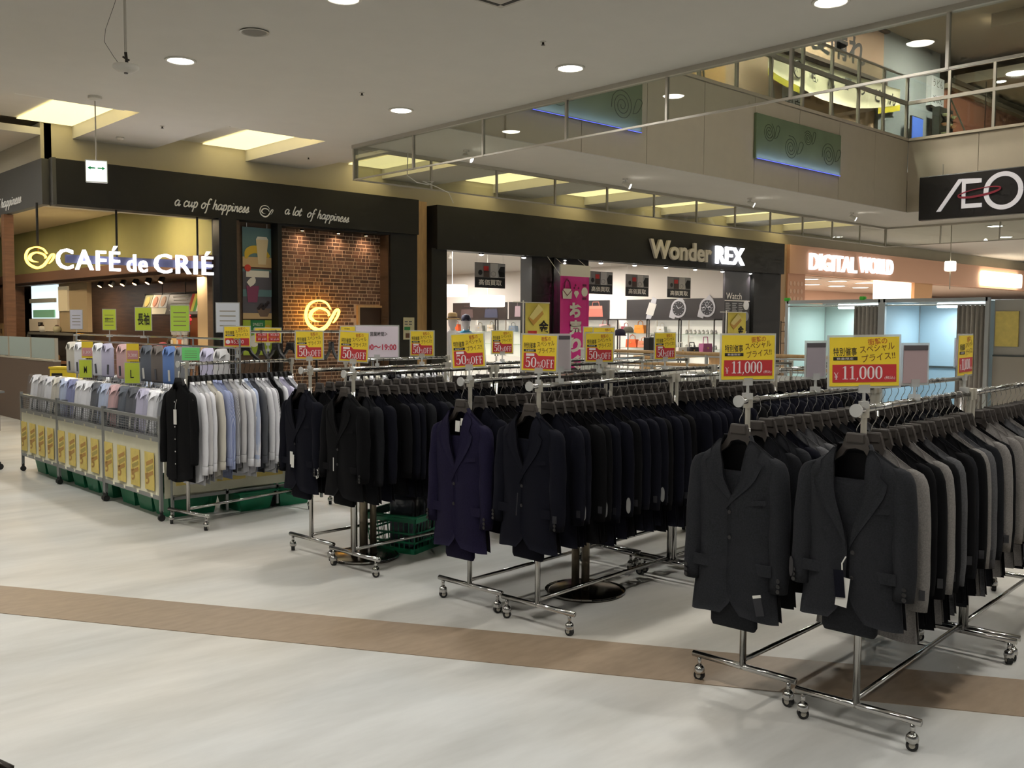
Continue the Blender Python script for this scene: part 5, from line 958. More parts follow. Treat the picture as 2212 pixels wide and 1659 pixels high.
# ================================================================== SHIRTS
def shirt_kit():
    c = Cut('shirt'); K = {}; b = MB().sheet(c.front(-1, 6, 14), TH).sheet(c.front(1, 6, 14), TH).sheet(c.back(nu=8, nv=10), TH); K['body'] = b.mesh('body', True); K['sleeve'] = [c.sleeve(s).mesh('sleeve', True) for s in (-1, 1)]
    g = []
    for i in range(13):
        a = (2*i/12-1)*math.radians(150); x, y = .062*math.sin(a), .038*math.cos(a)-.005; dn = .028+.03*abs(2*i/12-1)**4; g.append([(x*.95, y*.95, -.155), (x*1.0, y*1.0, -.142), (x*1.22, y*1.25-.004, -.145-dn)])
    K['collar'] = MB().sheet(g, (0, .002, 0)).mesh('collar', True); K['placket'] = MB().sheet([[(-.014+.028*q, c.y(0, -.2-.7*j/8, 1)-.006, -.2-.72*j/8) for q in range(2)] for j in range(9)], (0, -.002, 0)).mesh('placket')
    K['cuff'] = [MB().lathe([(.039, -.86), (.041, -.8), (.038, -.795)], (s*.226, -.02, 0), 12, .95, 1.05).mesh('cuff', True) for s in (-1, 1)]; return K
KS = shirt_kit(); SB = MB().lathe([(.001, -.003), (.006, -.003), (.006, 0)], n=8).xform(Matrix.Rotation(-PI/2, 4, 'X')).mesh('button')
def stripes(name, c1, c2, sc=70):
    if name in MATS: return MATS[name]
    m = mat(name, c1, .8); nt = m.node_tree; w = nt.nodes.new('ShaderNodeTexWave'); w.inputs['Scale'].default_value = sc; w.bands_direction = 'X'; tc = nt.nodes.new('ShaderNodeTexCoord'); r = nt.nodes.new('ShaderNodeValToRGB')
    r.color_ramp.elements[0].color = (*C(*c1), 1); r.color_ramp.elements[1].color = (*C(*c2), 1); r.color_ramp.elements[0].position = .35; r.color_ramp.elements[1].position = .65
    nt.links.new(tc.outputs['Object'], w.inputs[0]); nt.links.new(w.outputs[0], r.inputs[0]); nt.links.new(r.outputs[0], nt.nodes['Principled BSDF'].inputs['Base Color']); return m
SH = {'white': mat('shirt_white', (246, 246, 250), .8, noise=.02, nscale=40), 'pale blue': mat('shirt_pale_blue', (190, 202, 228), .8), 'blue striped': stripes('shirt_blue_stripe', (120, 134, 186), (190, 198, 222)), 'grey striped': stripes('shirt_grey_stripe', (110, 110, 116), (206, 206, 210)), 'light grey': mat('shirt_light_grey', (210, 208, 208), .8), 'black': fabric('shirt_black', (18, 18, 19)), 'dark grey': mat('shirt_dark_grey', (84, 86, 92), .8), 'lilac': mat('shirt_lilac', (202, 198, 222), .8), 'cream': mat('shirt_cream', (222, 216, 202), .8)}
def shirt(label, M, col, group, front=False, cuffs=True):
    t = thing('dress_shirt', label, 'shirt', group=group); t.matrix_world = M; m = SH[col]; obj('body', KS['body'], m, t); obj('collar', KS['collar'], m, t)
    for k in (0, 1):
        obj('sleeve', KS['sleeve'][k], m, t)
        if cuffs: obj('cuff', KS['cuff'][k], m, t)
    if front:
        obj('placket', KS['placket'], m, t)
        for j in range(6): obj('button', SB, M_tagw, t, (0, -.063, -.3-.1*j))
        obj('price_tag', MB().box(-.022, .022, -.003, 0, -.12, 0), M_tagw, t, (.02, -.075, -.36)); obj('tag_string', MB().tube([(0, 0, 0), (.01, -.005, .04), (.015, .01, .08)], .002, 4), M_tagw, t, (.02, -.075, -.36))
    return t
gx, gy, gth = 3.06, 6.74, .2
RG = rack('chrome rolling rack of dress shirts beside the shirt wagons', gx, gy, gth, L=1.0)
seq = ['white', 'light grey', 'white', 'cream', 'blue striped', 'blue striped', 'grey striped', 'light grey', 'white', 'white', 'pale blue', 'dark grey', 'white', 'white', 'grey striped', 'black', 'white', 'lilac', 'dark grey', 'white']
shirt('black dress shirt with white tag at the front of the shirt rack', at_rack(gx, gy, gth, -.06, tilt=.05, sy=.7, sx=.74, sz=.9), 'black', 'dress shirts on the shirt rack', True, False); hanger('black hanger of the black shirt on the shirt rack', at_rack(gx, gy, gth, -.06), 'black hangers on the shirt rack', M_blk, False)
for i, col in enumerate(seq):
    s = .03+.049*i
    shirt('%s dress shirt, %s behind the black shirt on the shirt rack' % (col, ORD[i]), at_rack(gx, gy, gth, s, tilt=rj.uniform(-.16, .16), sy=.47, sx=.8, sz=rj.uniform(.86, .93)), col, 'dress shirts on the shirt rack'); hanger('black hanger of the %s shirt behind the black one' % ORD[i], at_rack(gx, gy, gth, s, tilt=rj.uniform(-.06, .06), sx=.76, sz=.9), 'black hangers on the shirt rack', M_blk, False)
# a second shirt rack behind
hx, hy, hth = 4.35, 6.62, .12
rack('chrome rack of pale shirts behind the black suits', hx, hy, hth, near_cap=False)
for i in range(16):
    col = ['light grey', 'white', 'cream', 'white', 'cream', 'white', 'black', 'dark grey', 'white', 'cream', 'white', 'light grey', 'white', 'white', 'cream', 'white'][i]; s = .04+.072*i
    shirt('%s shirt, %s from the front on the rear shirt rack' % (col, ORD[i]), at_rack(hx, hy, hth, s, tilt=rj.uniform(-.2, .2), sy=.5, sx=.78, sz=.92), col, 'shirts on the rear shirt rack', cuffs=False); hanger('black hanger of the %s shirt on the rear rack' % ORD[i], at_rack(hx, hy, hth, s, sx=.8, sz=.92), 'black hangers on the rear rack', M_blk, False)
# ================================================================== PRICE CARDS
FACE = math.radians(46.9-90)
M_cy = mat('card_yellow', (250, 218, 60), .45, noise=.05, nscale=9); M_cr = mat('card_red', (196, 54, 58), .45); M_ck = mat('card_ink', (40, 36, 30), .6); M_co = mat('card_orange_ink', (196, 104, 40), .6); M_bro = mat('card_brown_ink', (120, 76, 30), .6); M_cw = mat('card_white', (250, 240, 238), .5)
def small_text(t, x, z, w, h, y):
    text('lettering', '特別催事', h*.17, M_ck, t, (x+w*.05, y, z+h*.62), w=w*.34, off=.01)
    obj('ink_bar', MB().box(x+w*.05, x+w*.4, y-.0005, y+.0005, z+h*.53, z+h*.6), M_ck, t); text('bar_lettering', '数量限定', h*.045, M_cw, t, (x+w*.1, y-.0012, z+h*.542), w=w*.24)
    o = text('lettering', '衝撃の', h*.13, M_co, t, (x+w*.55, y, z+h*.83), w=w*.28, off=.01); o.rotation_euler = (0, -.08, 0)
    o = text('lettering', 'スペシャル', h*.15, M_bro, t, (x+w*.44, y, z+h*.66), w=w*.5, off=.008); o.rotation_euler = (0, -.12, 0)
    o = text('lettering', 'プライス!!', h*.15, M_bro, t, (x+w*.47, y, z+h*.48), w=w*.48, off=.008); o.rotation_euler = (0, -.12, 0)
def stand(t, m=M_acr): obj('clip', MB().box(-.02, .02, -.006, .006, .03, .06).cyl((0, 0, -.02), (0, 0, .035), .006, n=8).box(-.014, .014, -.018, .018, -.025, -.0), m, t)
def card_frame(t, w, h, z):
    obj('sleeve', MB().box(-w/2-.008, w/2+.008, .001, .004, z-.008, z+h+.008), M_acr, t); obj('card', MB().box(-w/2, w/2, -.002, .001, z, z+h), M_cy, t); stand(t)
def price_sign(label, x, y, z, kind, rz=0.0, tilt=0.0, group='yellow price cards'):
    t = thing('price_sign', label, 'price sign', (x, y, z), FACE+rz, group); y0 = -.0025
    if kind == '11000':
        w, h, b = .245, .176, .055; card_frame(t, w, h, b); small_text(t, -w/2, b, w, h, y0); obj('red_panel', MB().box(-w*.46, w*.46, -.0035, -.002, b+h*.08, b+h*.44), M_cr, t)
        obj('yen_mark', didone('¥', h*.15), M_cw, t, (-w*.44, -.0037, b+h*.14)); obj('figures', didone('11,000', h*.27, w*.6), M_cw, t, (-w*.33, -.0037, b+h*.14)); text('tax_note', '(税込)', h*.07, M_cw, t, (w*.29, -.0045, b+h*.13), w=w*.15)
    elif kind == '50':
        w, h, b = .168, .172, .045; card_frame(t, w, h, b); small_text(t, -w/2, b, w, h, y0); obj('red_panel', MB().prism([(-w*.45, b+h*.05), (w*.45, b+h*.05), (w*.45, b+h*.42), (-w*.02, b+h*.42), (-w*.1, b+h*.5), (-w*.45, b+h*.5)], -.0035, -.002), M_cr, t)
        obj('white_box', MB().box(-w*.38, -w*.14, -.0042, -.0035, b+h*.41, b+h*.48), M_cw, t); obj('figures', didone('50', h*.29, w*.34), M_cw, t, (-w*.4, -.0037, b+h*.09)); obj('percent', didone('%', h*.17), M_cw, t, (-w*.06, -.0037, b+h*.09)); obj('word', didone('OFF', h*.23, w*.37), M_cw, t, (w*.07, -.0037, b+h*.09))
    elif kind == '5500':
        w, h, b = .19, .15, .06; card_frame(t, w, h, b); small_text(t, -w/2, b, w, h, y0); obj('red_panel', MB().box(-w*.47, w*.47, -.0035, -.002, b+h*.05, b+h*.42), M_cr, t); text('figures', '¥5,500', h*.22, M_cw, t, (-w*.24, -.004, b+h*.12), w=w*.5); obj('round_mark', MB().lathe([(.001, -.002), (h*.11, -.002), (h*.11, 0)], n=12).xform(Matrix.Translation((-w*.36, -.003, b+h*.23)) @ Matrix.Rotation(-PI/2, 4, 'X')), M_cw, t)
    else:
        w, h, b = .235, .13, .06; card_frame(t, w, h, b)
        for sx in (-1, 1):
            text('lettering', '特別催事', h*.13, M_ck, t, (sx*w*.24-w*.12, y0, b+h*.78), w=w*.2)
            for j, pz in enumerate((('¥3,300', .42), ('¥1,650', .1))): obj('red_panel', MB().box(sx*w*.24-w*.22, sx*w*.24+w*.22, -.0035, -.002, b+h*pz[1]-h*.03, b+h*pz[1]+h*.27), M_cr, t); text('figures', pz[0], h*.17, M_cw, t, (sx*w*.24-w*.14, -.004, b+h*pz[1]+h*.03), w=w*.32)
    if tilt: t.rotation_euler = (0, tilt, FACE+rz)
    return t
def on(r, s, dy=0):
    x, y, th = RK[r]; return x+math.cos(th)*s-math.sin(th)*dy, y+math.sin(th)*s+math.cos(th)*dy
Z0 = HR+.03
price_sign('yellow 11,000 yen card at the front of the left front rack', *on('a0', -.005), Z0, '11000', .35); price_sign('yellow 11,000 yen card at the front of the right front rack', *on('b0', -.005), Z0, '11000', -.05, -.02)
price_sign('half price card at the front of the left navy suit rack', *on('c0', -.005), Z0, '50', .1, -.06); price_sign('half price card at the front of the right navy suit rack', *on('d0', -.005), Z0, '50', 0, .03)
price_sign('half price card at the front of the left black suit rack', *on('e0', -.005), Z0, '50', .1, 0); price_sign('half price card at the front of the right black suit rack', *on('f0', -.005), Z0, '50', .3, .06)
price_sign('glossy half price card left of the mannequins, over black suits', *on('e0', .96), Z0, '50', -.2, 0); price_sign('half price card below the pink banner, over navy suits', *on('c0', 1.12), Z0, '50', .1, 0); price_sign('small half price card beside the wooden rails', *on('c1', .6), Z0, '50', .5, 0); price_sign('small shaded half price card left of the gold banner', *on('e1', .55), Z0, '50', .3, 0)
price_sign('small half price card behind, right of the mannequins', *on('f2', -.02), Z0+.03, '50', .2, 0); price_sign('small half price card in front of the gold banner', *on('e2', .45), Z0+.03, '50', .2, 0)
price_sign('yellow 5,500 yen card above the shirt rack', gx+.45, gy+.09, Z0+.03, '5500', .1); price_sign('yellow card with four small prices left of the gold swirl', 4.5, 8.15, Z0+.03, '3300', .1); price_sign('yellow card with four small prices below the gold swirl', 5.05, 7.55, Z0+.05, '3300', .1)
for s in ((4.5, 8.15), (5.05, 7.55)): tag(obj('card_pole', MB().cyl((s[0], s[1], 0), (s[0], s[1], Z0+.02), .012, n=8).lathe([(.12, 0), (.12, .012), (.001, .016)], (s[0], s[1], 0), 16), M_chrome), 'thin chrome pole under the four price card %s' % ('left of the swirl' if s[0] < 4.8 else 'below the swirl'), 'pole')
t = thing('hours_sign', 'white card with opening hours over the black suit rack', 'sign', (*on('e0', .55), Z0), FACE+.1); obj('sleeve', MB().box(-.15, .15, .001, .004, .035, .26), M_acr, t); obj('card', MB().box(-.142, .142, -.002, .001, .042, .252), mat('card_pinkish_white', (240, 226, 234), .5), t); stand(t)
text('lettering', '＜営業時間＞', .03, M_ck, t, (-.07, -.004, .185), w=.14, off=.01); text('figures', '10:00〜19:00', .04, mat('hours_red', (206, 40, 70)), t, (-.12, -.004, .09), w=.25, off=.02)
def note(label, x, y, z, w, h, c, rz, dark=True):
    t = thing('card_holder', label, 'card holder', (x, y, z), FACE+rz, 'grey notes in clear holders'); obj('sleeve', MB().box(-w/2-.01, w/2+.01, .001, .004, .035, .055+h), M_acr, t); obj('note', MB().box(-w/2, w/2, -.002, .001, .045, .045+h), mat('note_%d_%d_%d' % c, c, .4), t)
    if dark: obj('dark_strip', MB().box(-w/2, w/2, -.003, -.002, .045+h-.02, .045+h), mat('note_dark', (84, 78, 82)), t)
    stand(t)
note('grey note in a clear holder on the left front rack', *on('a0', .58), Z0, .12, .15, (168, 158, 164), .55); note('grey pink note in a curved clear holder on the right front rack', *on('b0', .5), Z0, .12, .15, (184, 160, 160), .35); note('pale pink printed note before the right fitting booth', *on('a1', 1.15), Z0, .1, .15, (206, 184, 192), .5, False); note('clear holder with grey note beside the navy half price card', *on('d0', .16), Z0, .12, .17, (176, 166, 166), .55)
price_sign('blurred yellow and red price card at the right, on front rack', *on('b0', 1.12), Z0, '11000', .9)
# ================================================================== SHIRT WAGONS
M_wg = mat('wagon_grey', (150, 152, 150), .35, .6); M_film = mat('flyer_film', (234, 230, 202), .35, noise=.03, nscale=6); M_fy = mat('flyer_yellow', (230, 206, 112), .5, noise=.08, nscale=14); M_fo = mat('flyer_brown', (186, 142, 74), .6)
YP = [10.42, 9.34, 8.2, 7.06]
def flyer(t, x, y, z, w, h, m5=True):
    obj('flyer', MB().box(x, x+w, y-.004, y, z, z+h), M_fy, t)
    o = text('flyer_lettering', '5', h*.3, M_fo, t, (x+w*.15, y-.006, z+h*.12), w=w*.4, off=.02); o.rotation_euler = (0, -.25, 0)
    for j in range(3): obj('flyer_print', MB().obox((x+w*.55, y-.005, z+h*(.42+.16*j)), (w*.75, .002, h*.1), Matrix.Rotation(-.3, 3, 'Y')), [M_fo, mat('flyer_olive', (176, 158, 84)), M_fo][j], t)
for k in range(3):
    L = YP[k]-YP[k+1]; t = onX('shirt_wagon', 'silver wagon of packed shirts, %s from the left, with yellow flyers' % ORD[k], 'wagon', 3.0, YP[k], 0, 'silver shirt wagons')
    for xx in (.015, L-.015):
        for yy in (0, .93):
            obj('post', MB().box(xx-.012, xx+.012, yy-.012, yy+.012, .07, .80), M_wg, t); c = obj('caster', MB().cyl((xx, yy, .045), (xx, yy, .08), .014, n=8), M_blk, t); obj('wheel', MB().cyl((xx-.012, yy, .026), (xx+.012, yy, .026), .026, n=14), M_rub, c)
    for n, z0, z1 in (('top_rail', .755, .78), ('band_rail', .60, .635), ('bottom_rail', .16, .19)):
        obj(n, MB().box(.02, L-.02, -.012, .012, z0, z1), M_wg, t); obj(n, MB().box(.02, L-.02, .92, .944, z0, z1), M_wg, t)
    for xx in (.015, L-.015): obj('side_rail', MB().box(xx-.01, xx+.01, 0, .93, .755, .78), M_wg, t)
    ms = MB()
    for j in range(6): ms.box(.02, L-.02, -.002, .002, .642+.02*j, .645+.02*j)
    for j in range(int(L/.05)): ms.box(.02+.05*j, .023+.05*j, -.003, .001, .635, .757)
    ms = obj('mesh_band', ms, M_wg, t); ms['kind'] = 'stuff'
    obj('shelf', MB().box(.02, L-.02, .0, .93, .56, .575), M_wg, t)
    obj('flyer_film', MB().sheet([[(.02+(L-.04)*i/16, -.008+.006*math.sin(i*1.7), .17+.45*j/4) for j in range(5)] for i in range(17)], (0, .003, 0)), M_film, t, smooth=True)
    for i in range(4): flyer(t, .05+(L-.04)*i/4, -.016, .22, .17, .29)
    if k == 2:
        for j in range(1): obj('side_film', MB().box(L-.002, L+.002, .02, .9, .17, .6), M_film, t)
t = thing('flyer_panel', 'cream panel with large yellow number flyers behind the shirt rack', 'panel', (3.06, 7.0, 0)); obj('film', MB().sheet([[(1.3*i/16, .004*math.sin(i), .2+.42*j/3) for j in range(4)] for i in range(17)], (0, .003, 0)), M_film, t)
for i in range(4): flyer(t, .02+.33*i, -.006, .27, .24, .26)
for xx in (0, .44, .88, 1.3): obj('post', MB().box(xx-.01, xx+.01, .005, .025, .03, .75), M_wg, t)
obj('rail', MB().box(0, 1.3, .005, .02, .16, .185), M_wg, t)
for i, y in enumerate((10.15, 9.82, 9.52, 9.1, 8.75, 8.42, 7.95, 7.6, 7.28)): basket('%s green basket from the left under the shirt wagons' % ORD[i], 3.28, y, 0, .36, .25, .2, False, 'green baskets under the shirt wagons').scale = (1, 1, .95)
for i, x in enumerate((3.35, 3.75, 4.1)): basket('%s green basket from the left behind the shirt rack feet' % ORD[i], x, 7.35 if i == 0 else 7.2, PI/2, .36, .25, .15, False, 'green baskets behind the shirt rack') if i else None
# packed shirts: folded body, two-lobed collar, clear bag
def pack_meshes():
    body = MB().rbox(-.1, .1, -.022, .02, 0, .34, .018)
    gg = []
    for i in range(17):
        u = 2*i/16-1; a = u*math.radians(152); x, y = .058*math.sin(a), .036*math.cos(a)-.006; dn = .032+.05*abs(u)**5
        gg.append([(x*.92, y*.92, .35-.012*abs(u)), (x, y, .378-.022*abs(u)**2), (x*1.28, y*1.35-.006*abs(u), .374-dn-.012*abs(u))])
    col = MB().sheet(gg, (0, .003, 0)).lathe([(.05, .3), (.054, .352)], (0, -.002, 0), 14, 1, .62); old = MB(); old.tube([(-.05, .01, .335), (-.062, -.012, .345), (-.052, -.032, .33), (-.02, -.04, .30), (0, -.036, .275), (.02, -.04, .30), (.052, -.032, .33), (.062, -.012, .345), (.05, .01, .335)], [.02, .026, .03, .028, .012, .028, .03, .026, .02], 8); old.tube([(-.055, .01, .345), (-.03, .022, .362), (.03, .022, .362), (.055, .01, .345)], .022, 8)
    bag = MB().rbox(-.112, .112, -.056, .03, -.005, .375, .02); return body.mesh('folded_body', True), col.mesh('collar', True), bag.mesh('clear_bag')
PK = pack_meshes(); M_bag = glass('bag_film', (255, 255, 255), .05, .15); MBTN = MB()
CLIP = MB().box(-.012, .012, -.03, -.024, .03, .14).mesh('paper_band')
PCOL = {'white': SH['white'], 'pale grey': SH['light grey'], 'pale blue': SH['pale blue'], 'periwinkle': mat('shirt_periwinkle', (140, 146, 190), .8), 'pink': mat('shirt_pink', (214, 176, 176), .8), 'slate': mat('shirt_slate', (96, 102, 112), .8), 'black': SH['black'], 'dark grey': SH['dark grey'], 'lilac': SH['lilac'], 'grey': mat('shirt_mid_grey', (136, 138, 142), .8), 'brown grey': mat('shirt_brown_grey', (112, 104, 98), .8), 'cornflower': mat('shirt_cornflower', (104, 136, 196), .8), 'ivory': SH['cream']}
def pack(label, M, col, group, bag=True):
    t = thing('packed_shirt', label, 'packed shirt', group=group); t.matrix_world = M; m = PCOL[col]; obj('folded_body', PK[0], m, t); obj('collar', PK[1], m, t); obj('paper_band', CLIP, M_tagw if col in ('slate', 'black', 'dark grey', 'cornflower', 'grey') else PCOL['dark grey'], t, (rj.uniform(-.03, .03), 0, 0), (0, rj.uniform(-.15, .15), 0))
    if bag: obj('clear_bag', PK[2], M_bag, t)
    return t
frow = ['white', 'pale grey', 'white', 'ivory', 'pale blue', 'periwinkle', 'white', 'white', 'dark grey', 'pale blue', 'pink', 'slate', 'dark grey', 'lilac', 'white', 'grey']
for r in range(4):
    for i in range(16):
        col = frow[i] if r == 0 else rj.choice(['white', 'pale grey', 'white', 'slate', 'pale blue', 'dark grey', 'ivory', 'grey'])
        y = 10.32-.205*i+rj.uniform(-.01, .01); M = Matrix.Translation(((3.085, 3.25, 3.66, 3.82)[r], y, .6)) @ Matrix.Rotation(R90+rj.uniform(-.15, .15), 4, 'Z') @ Matrix.Rotation(-.12-.2*(r > 0), 4, 'X') @ Matrix.Diagonal((.9, 1, 1.0 if r == 0 else .96, 1))
        pack('bagged %s shirt, %s from the left in the %s wagon row' % (col, ORD[i], ('front', 'second', 'third', 'rear')[r]), M, col, 'bagged shirts in the wagons')
for i, col in enumerate(('slate', 'dark grey', 'slate', 'pale grey', 'dark grey')): pack('%s bagged shirt, %s from the left in the green basket' % (col, ORD[i]), Matrix.Translation((3.82+.065*i, 5.15+.025*i, .012)) @ Matrix.Rotation(.35+PI/2+rj.uniform(-.1, .1), 4, 'Z') @ Matrix.Diagonal((.95, 1, .95, 1)), col, 'bagged shirts in the green basket')
# wire display grid with shirts hung on it
t = onX('wire_display', 'chrome wire display grid standing over the shirt wagons', 'display grid', 3.47, 10.25, 0)
for xx in (0, .9, 1.8, 2.7, 3.5): obj('post', MB().cyl((xx, .02, .58), (xx, .02, 1.376), .008, n=8), M_chrome, t)
for z0 in (1.31, 1.376): obj('rail', MB().cyl((0, .02, z0), (3.5, .02, z0), .008, n=8), M_chrome, t)
wm = MB()
for j in range(12): wm.cyl((0, .012, .7+.05*j), (3.5, .012, .7+.05*j), .0018, n=4)
for j in range(70): wm.cyl((.05*j, .012, .65), (.05*j, .012, 1.3), .0018, n=4)
wm = obj('wire_mesh', wm, M_chrome, t); wm['kind'] = 'stuff'
disp = [(10.19, 'ivory'), (9.96, 'white'), (9.46, 'white'), (9.23, 'lilac'), (8.86, 'pink'), (8.32, 'slate'), (8.09, 'brown grey'), (7.85, 'cornflower'), (7.62, 'grey'), (7.15, 'lilac'), (6.92, 'pale grey')]
k2 = 3.9/3.45
for i, (xx, col) in enumerate(disp):
    M = Matrix.Translation((3.425, xx, .985)) @ Matrix.Rotation(R90+.12, 4, 'Z') @ Matrix.Diagonal((1.08, .8, .84, 1)); pack('%s folded shirt, %s from the left on the wire display' % (col, ORD[i]), M, col, 'folded shirts on the wire display', False)
def slip(label, x, y, z, w, h, c, words, rz=0): 
    t = thing('clip_card', label, 'card', (x, y, z), FACE+rz, 'lime cards on the wire display'); obj('sleeve', MB().box(-w/2-.006, w/2+.006, .001, .004, -.006, h+.006), M_acr, t); obj('card', MB().box(-w/2, w/2, -.002, .001, 0, h), mat('slip_%d_%d_%d' % c, c, .5), t); obj('clip', MB().cyl((0, .004, -.06), (0, .004, 0), .004, n=6).box(-.03, .03, 0, .01, -.07, -.05), M_acr, t)
    if len(words) == 2: text('lettering', words, h*.55, M_ck, t, (-w*.35, -.004, h*.22), w=w*.75, off=.02)
    elif len(words) == 1: text('lettering', words, h*.4, M_ck, t, (-w*.12, -.004, h*.25), w=w*.24, off=.01)
    elif words: text('lettering', words, h*.2, M_ck, t, (-w*.3, -.004, h*.4), w=w*.6)
    if not words or len(words) > 2:
        for j in range(4): obj('print_line', MB().box(-w*.35, w*.35, -.003, -.002, h*(.2+.17*j), h*(.23+.17*j)), mat('slip_print', (130, 120, 90)), t)
    return t
LM = (206, 222, 70)
slip('white card clipped at the left end of the wire display', 3.47, 10.18, 1.43, .11, .19, (214, 212, 222), '', .3); slip('lime card with small print on the wire display', 3.47, 9.3, 1.43, .12, .19, LM, '標準サイズ', 0); slip('lime card with two large black characters', 3.47, 8.5, 1.43, .14, .2, LM, '長袖', 0); slip('lime and green card on the wire display, right of the characters', 3.47, 7.75, 1.43, .15, .21, (190, 222, 80), '', 0); slip('white printed card at the right end of the wire display', 3.47, 6.9, 1.43, .17, .22, (214, 216, 222), '', .1)
slip('small lime card with letter L between shirts on the display', 3.39, 8.57, .96, .13, .18, LM, 'L', 0); slip('small lime card with letter M between shirts on the display', 3.39, 9.72, .96, .12, .17, LM, 'M', 0); slip('bright green card above the shirt rack hangers', 3.4, 7.4, 1.2, .14, .1, (120, 226, 130), '', 0)
for i, y in enumerate((9.72, 8.6)): t = thing('price_strip', 'yellow and pink price strip, %s of two on the wire display' % ('left', 'right')[i], 'card', (3.41, y, 1.15), FACE, 'price strips on the wire display'); obj('card', MB().box(-.055, .055, 0, .003, 0, .16), M_cy, t); obj('pink_panel', MB().box(-.05, .05, -.003, 0, .02, .1), mat('strip_pink', (214, 150, 150)), t); text('figures', '3,300', .03, M_cw, t, (-.04, -.005, .04), w=.08)
t = thing('yellow_carton', 'low yellow carton behind the left shirt wagon', 'box', (3.75, 11.35, 0), FACE); obj('carton', MB().box(-.14, .14, -.1, .1, 0, .98), M_cy, t); obj('label', MB().box(-.12, 0, -.104, -.1, .88, .93), M_ck, t); obj('lid', MB().box(-.15, .15, -.11, .11, .98, 1.0), M_cy, t)
t = thing('waste_bin', 'grey green bin behind the wire display', 'bin', (4.5, 10.9, 0), FACE); obj('bin', MB().lathe([(.16, 0), (.2, .85), (.21, .9)], n=4), mat('bin_green', (120, 140, 132), .6), t); obj('liner', MB().lathe([(.205, .86), (.215, 1.1), (.19, 1.1)], n=4), M_blk, t)
# folding table at the left edge
t = onX('folding_table', 'folding table hung with yellow flyers at the left edge', 'table', 2.3, 11.15, 0); obj('top', MB().box(0, .55, 0, .6, .78, .8), M_wg, t)
for xx in (.05, .5): obj('leg', MB().tube([(xx, .05, .07), (xx, .3, .45), (xx, .55, .78)], .01, 6), M_wg, t); obj('leg', MB().tube([(xx, .55, .07), (xx, .3, .45), (xx, .05, .78)], .01, 6), M_wg, t)
for xx in (.05, .5):
    for yy in (.05, .55): c = obj('caster', MB().cyl((xx, yy, .05), (xx, yy, .08), .012, n=8), M_blk, t); obj('wheel', MB().cyl((xx-.02, yy, .032), (xx+.02, yy, .032), .032, n=12), M_rub, c)
obj('film', MB().box(0, .56, -.012, -.006, .38, .79), M_film, t); flyer(t, .1, -.013, .42, .17, .28); flyer(t, .34, -.013, .42, .17, .28); obj('grey_board', MB().box(.551, .556, .2, .55, .4, .7), mat('board_grey', (140, 132, 120)), t)
# low partition of the cafe
PT = thing('low_partition', 'low brown partition with frosted glass panels at the left', 'partition', (4.6, 14.3, 0), math.radians(90)); obj('base', MB().box(0, 5.5, -.05, .05, 0, .94), mat('partition_brown', (104, 88, 76), .6), PT); obj('cap', MB().box(0, 5.5, -.055, .055, .94, .96), M_steel, PT)
for k in range(5): obj('glass_panel', MB().box(.03+1.09*k, 1.07+1.09*k, -.01, .01, .97, 1.27), mat('frosted_glass', (176, 190, 186), .35), PT); obj('post', MB().box(-.0+1.09*k, .03+1.09*k, -.02, .02, .96, 1.27), M_steel, PT)
# chair edge at the bottom left corner
t = tag(obj('chair_arm', MB().tube([(.6, 2.34, .0), (.61, 2.345, .35), (.628, 2.345, .485), (.6, 2.375, .5), (.4, 2.5, .46), (.36, 2.53, .2), (.35, 2.53, 0)], .013, 8), mat('dark_tube', (44, 38, 32), .25, .6), smooth=True), 'dark tubular frame corner at the bottom left edge', 'chair frame')
# ================================================================== FITTING BOOTHS
M_alu = mat('aluminium', (188, 190, 188), .3, .7); M_aqua = mat('aqua_panel', (184, 204, 198), .5); M_aqua2 = mat('blue_panel', (172, 198, 212), .5); M_curt = mat('grey_curtain', (186, 178, 168), .9, noise=.06, nscale=20)
BX = 13.0
def booth(label, y0, y1, mp, lab2):
    t = onX('fitting_booth', label, 'fitting room', BX, y0, 0, 'fitting booths'); L = y0-y1
    for xx in (0, L):
        for yy in (0, 1.1): obj('post', MB().box(xx-.025, xx+.025, yy-.025, yy+.025, 0, 1.88), M_alu, t)
    obj('header', MB().box(0, L, -.025, .025, 1.83, 1.88), M_alu, t); obj('rear_header', MB().box(0, L, 1.08, 1.12, 1.83, 1.88), M_alu, t)
    obj('back_panel', MB().box(.02, L*.48, 1.09, 1.11, .03, 1.84), mp, t); obj('back_panel', MB().box(L*.5, L-.02, 1.09, 1.11, .03, 1.84), mp, t); obj('mullion', MB().box(L*.47, L*.51, 1.05, 1.12, 0, 1.84), M_alu, t)
    for xx in (.01, L-.01): obj('side_panel', MB().box(xx-.01, xx+.01, .03, 1.08, .03, 1.84), mp, t)
    obj('mid_rail', MB().box(.02, L*.48, 1.07, 1.09, .9, .93), mat('rail_dark', (70, 76, 74), .4), t)
    g = [[(L-.04-.34*i/24, .03+.05*math.sin(i*1.5), .12+1.66*j/2) for j in range(3)] for i in range(25)]
    obj('curtain', MB().sheet(g, (.0, .006, 0)), M_curt, t, smooth=True); obj('curtain_rod', MB().cyl((.02, .03, 1.79), (L-.02, .03, 1.79), .01, n=8), M_alu, t)
    obj('hook', MB().tube([(L*.52, 1.03, 1.52), (L*.52, 1.0, 1.4), (L*.56, .97, 1.39), (L*.57, .97, 1.45)], .006, 6), M_wire, t); obj('lamp', MB().rbox(L*.35, L*.8, .55, .7, 1.76, 1.83, .02), mat('booth_lamp', (235, 250, 255), emit=9), t)
    l = area((L/2, .6, 1.74), 13, .7, (.86, .97, 1.0)); l.parent = t
    return t
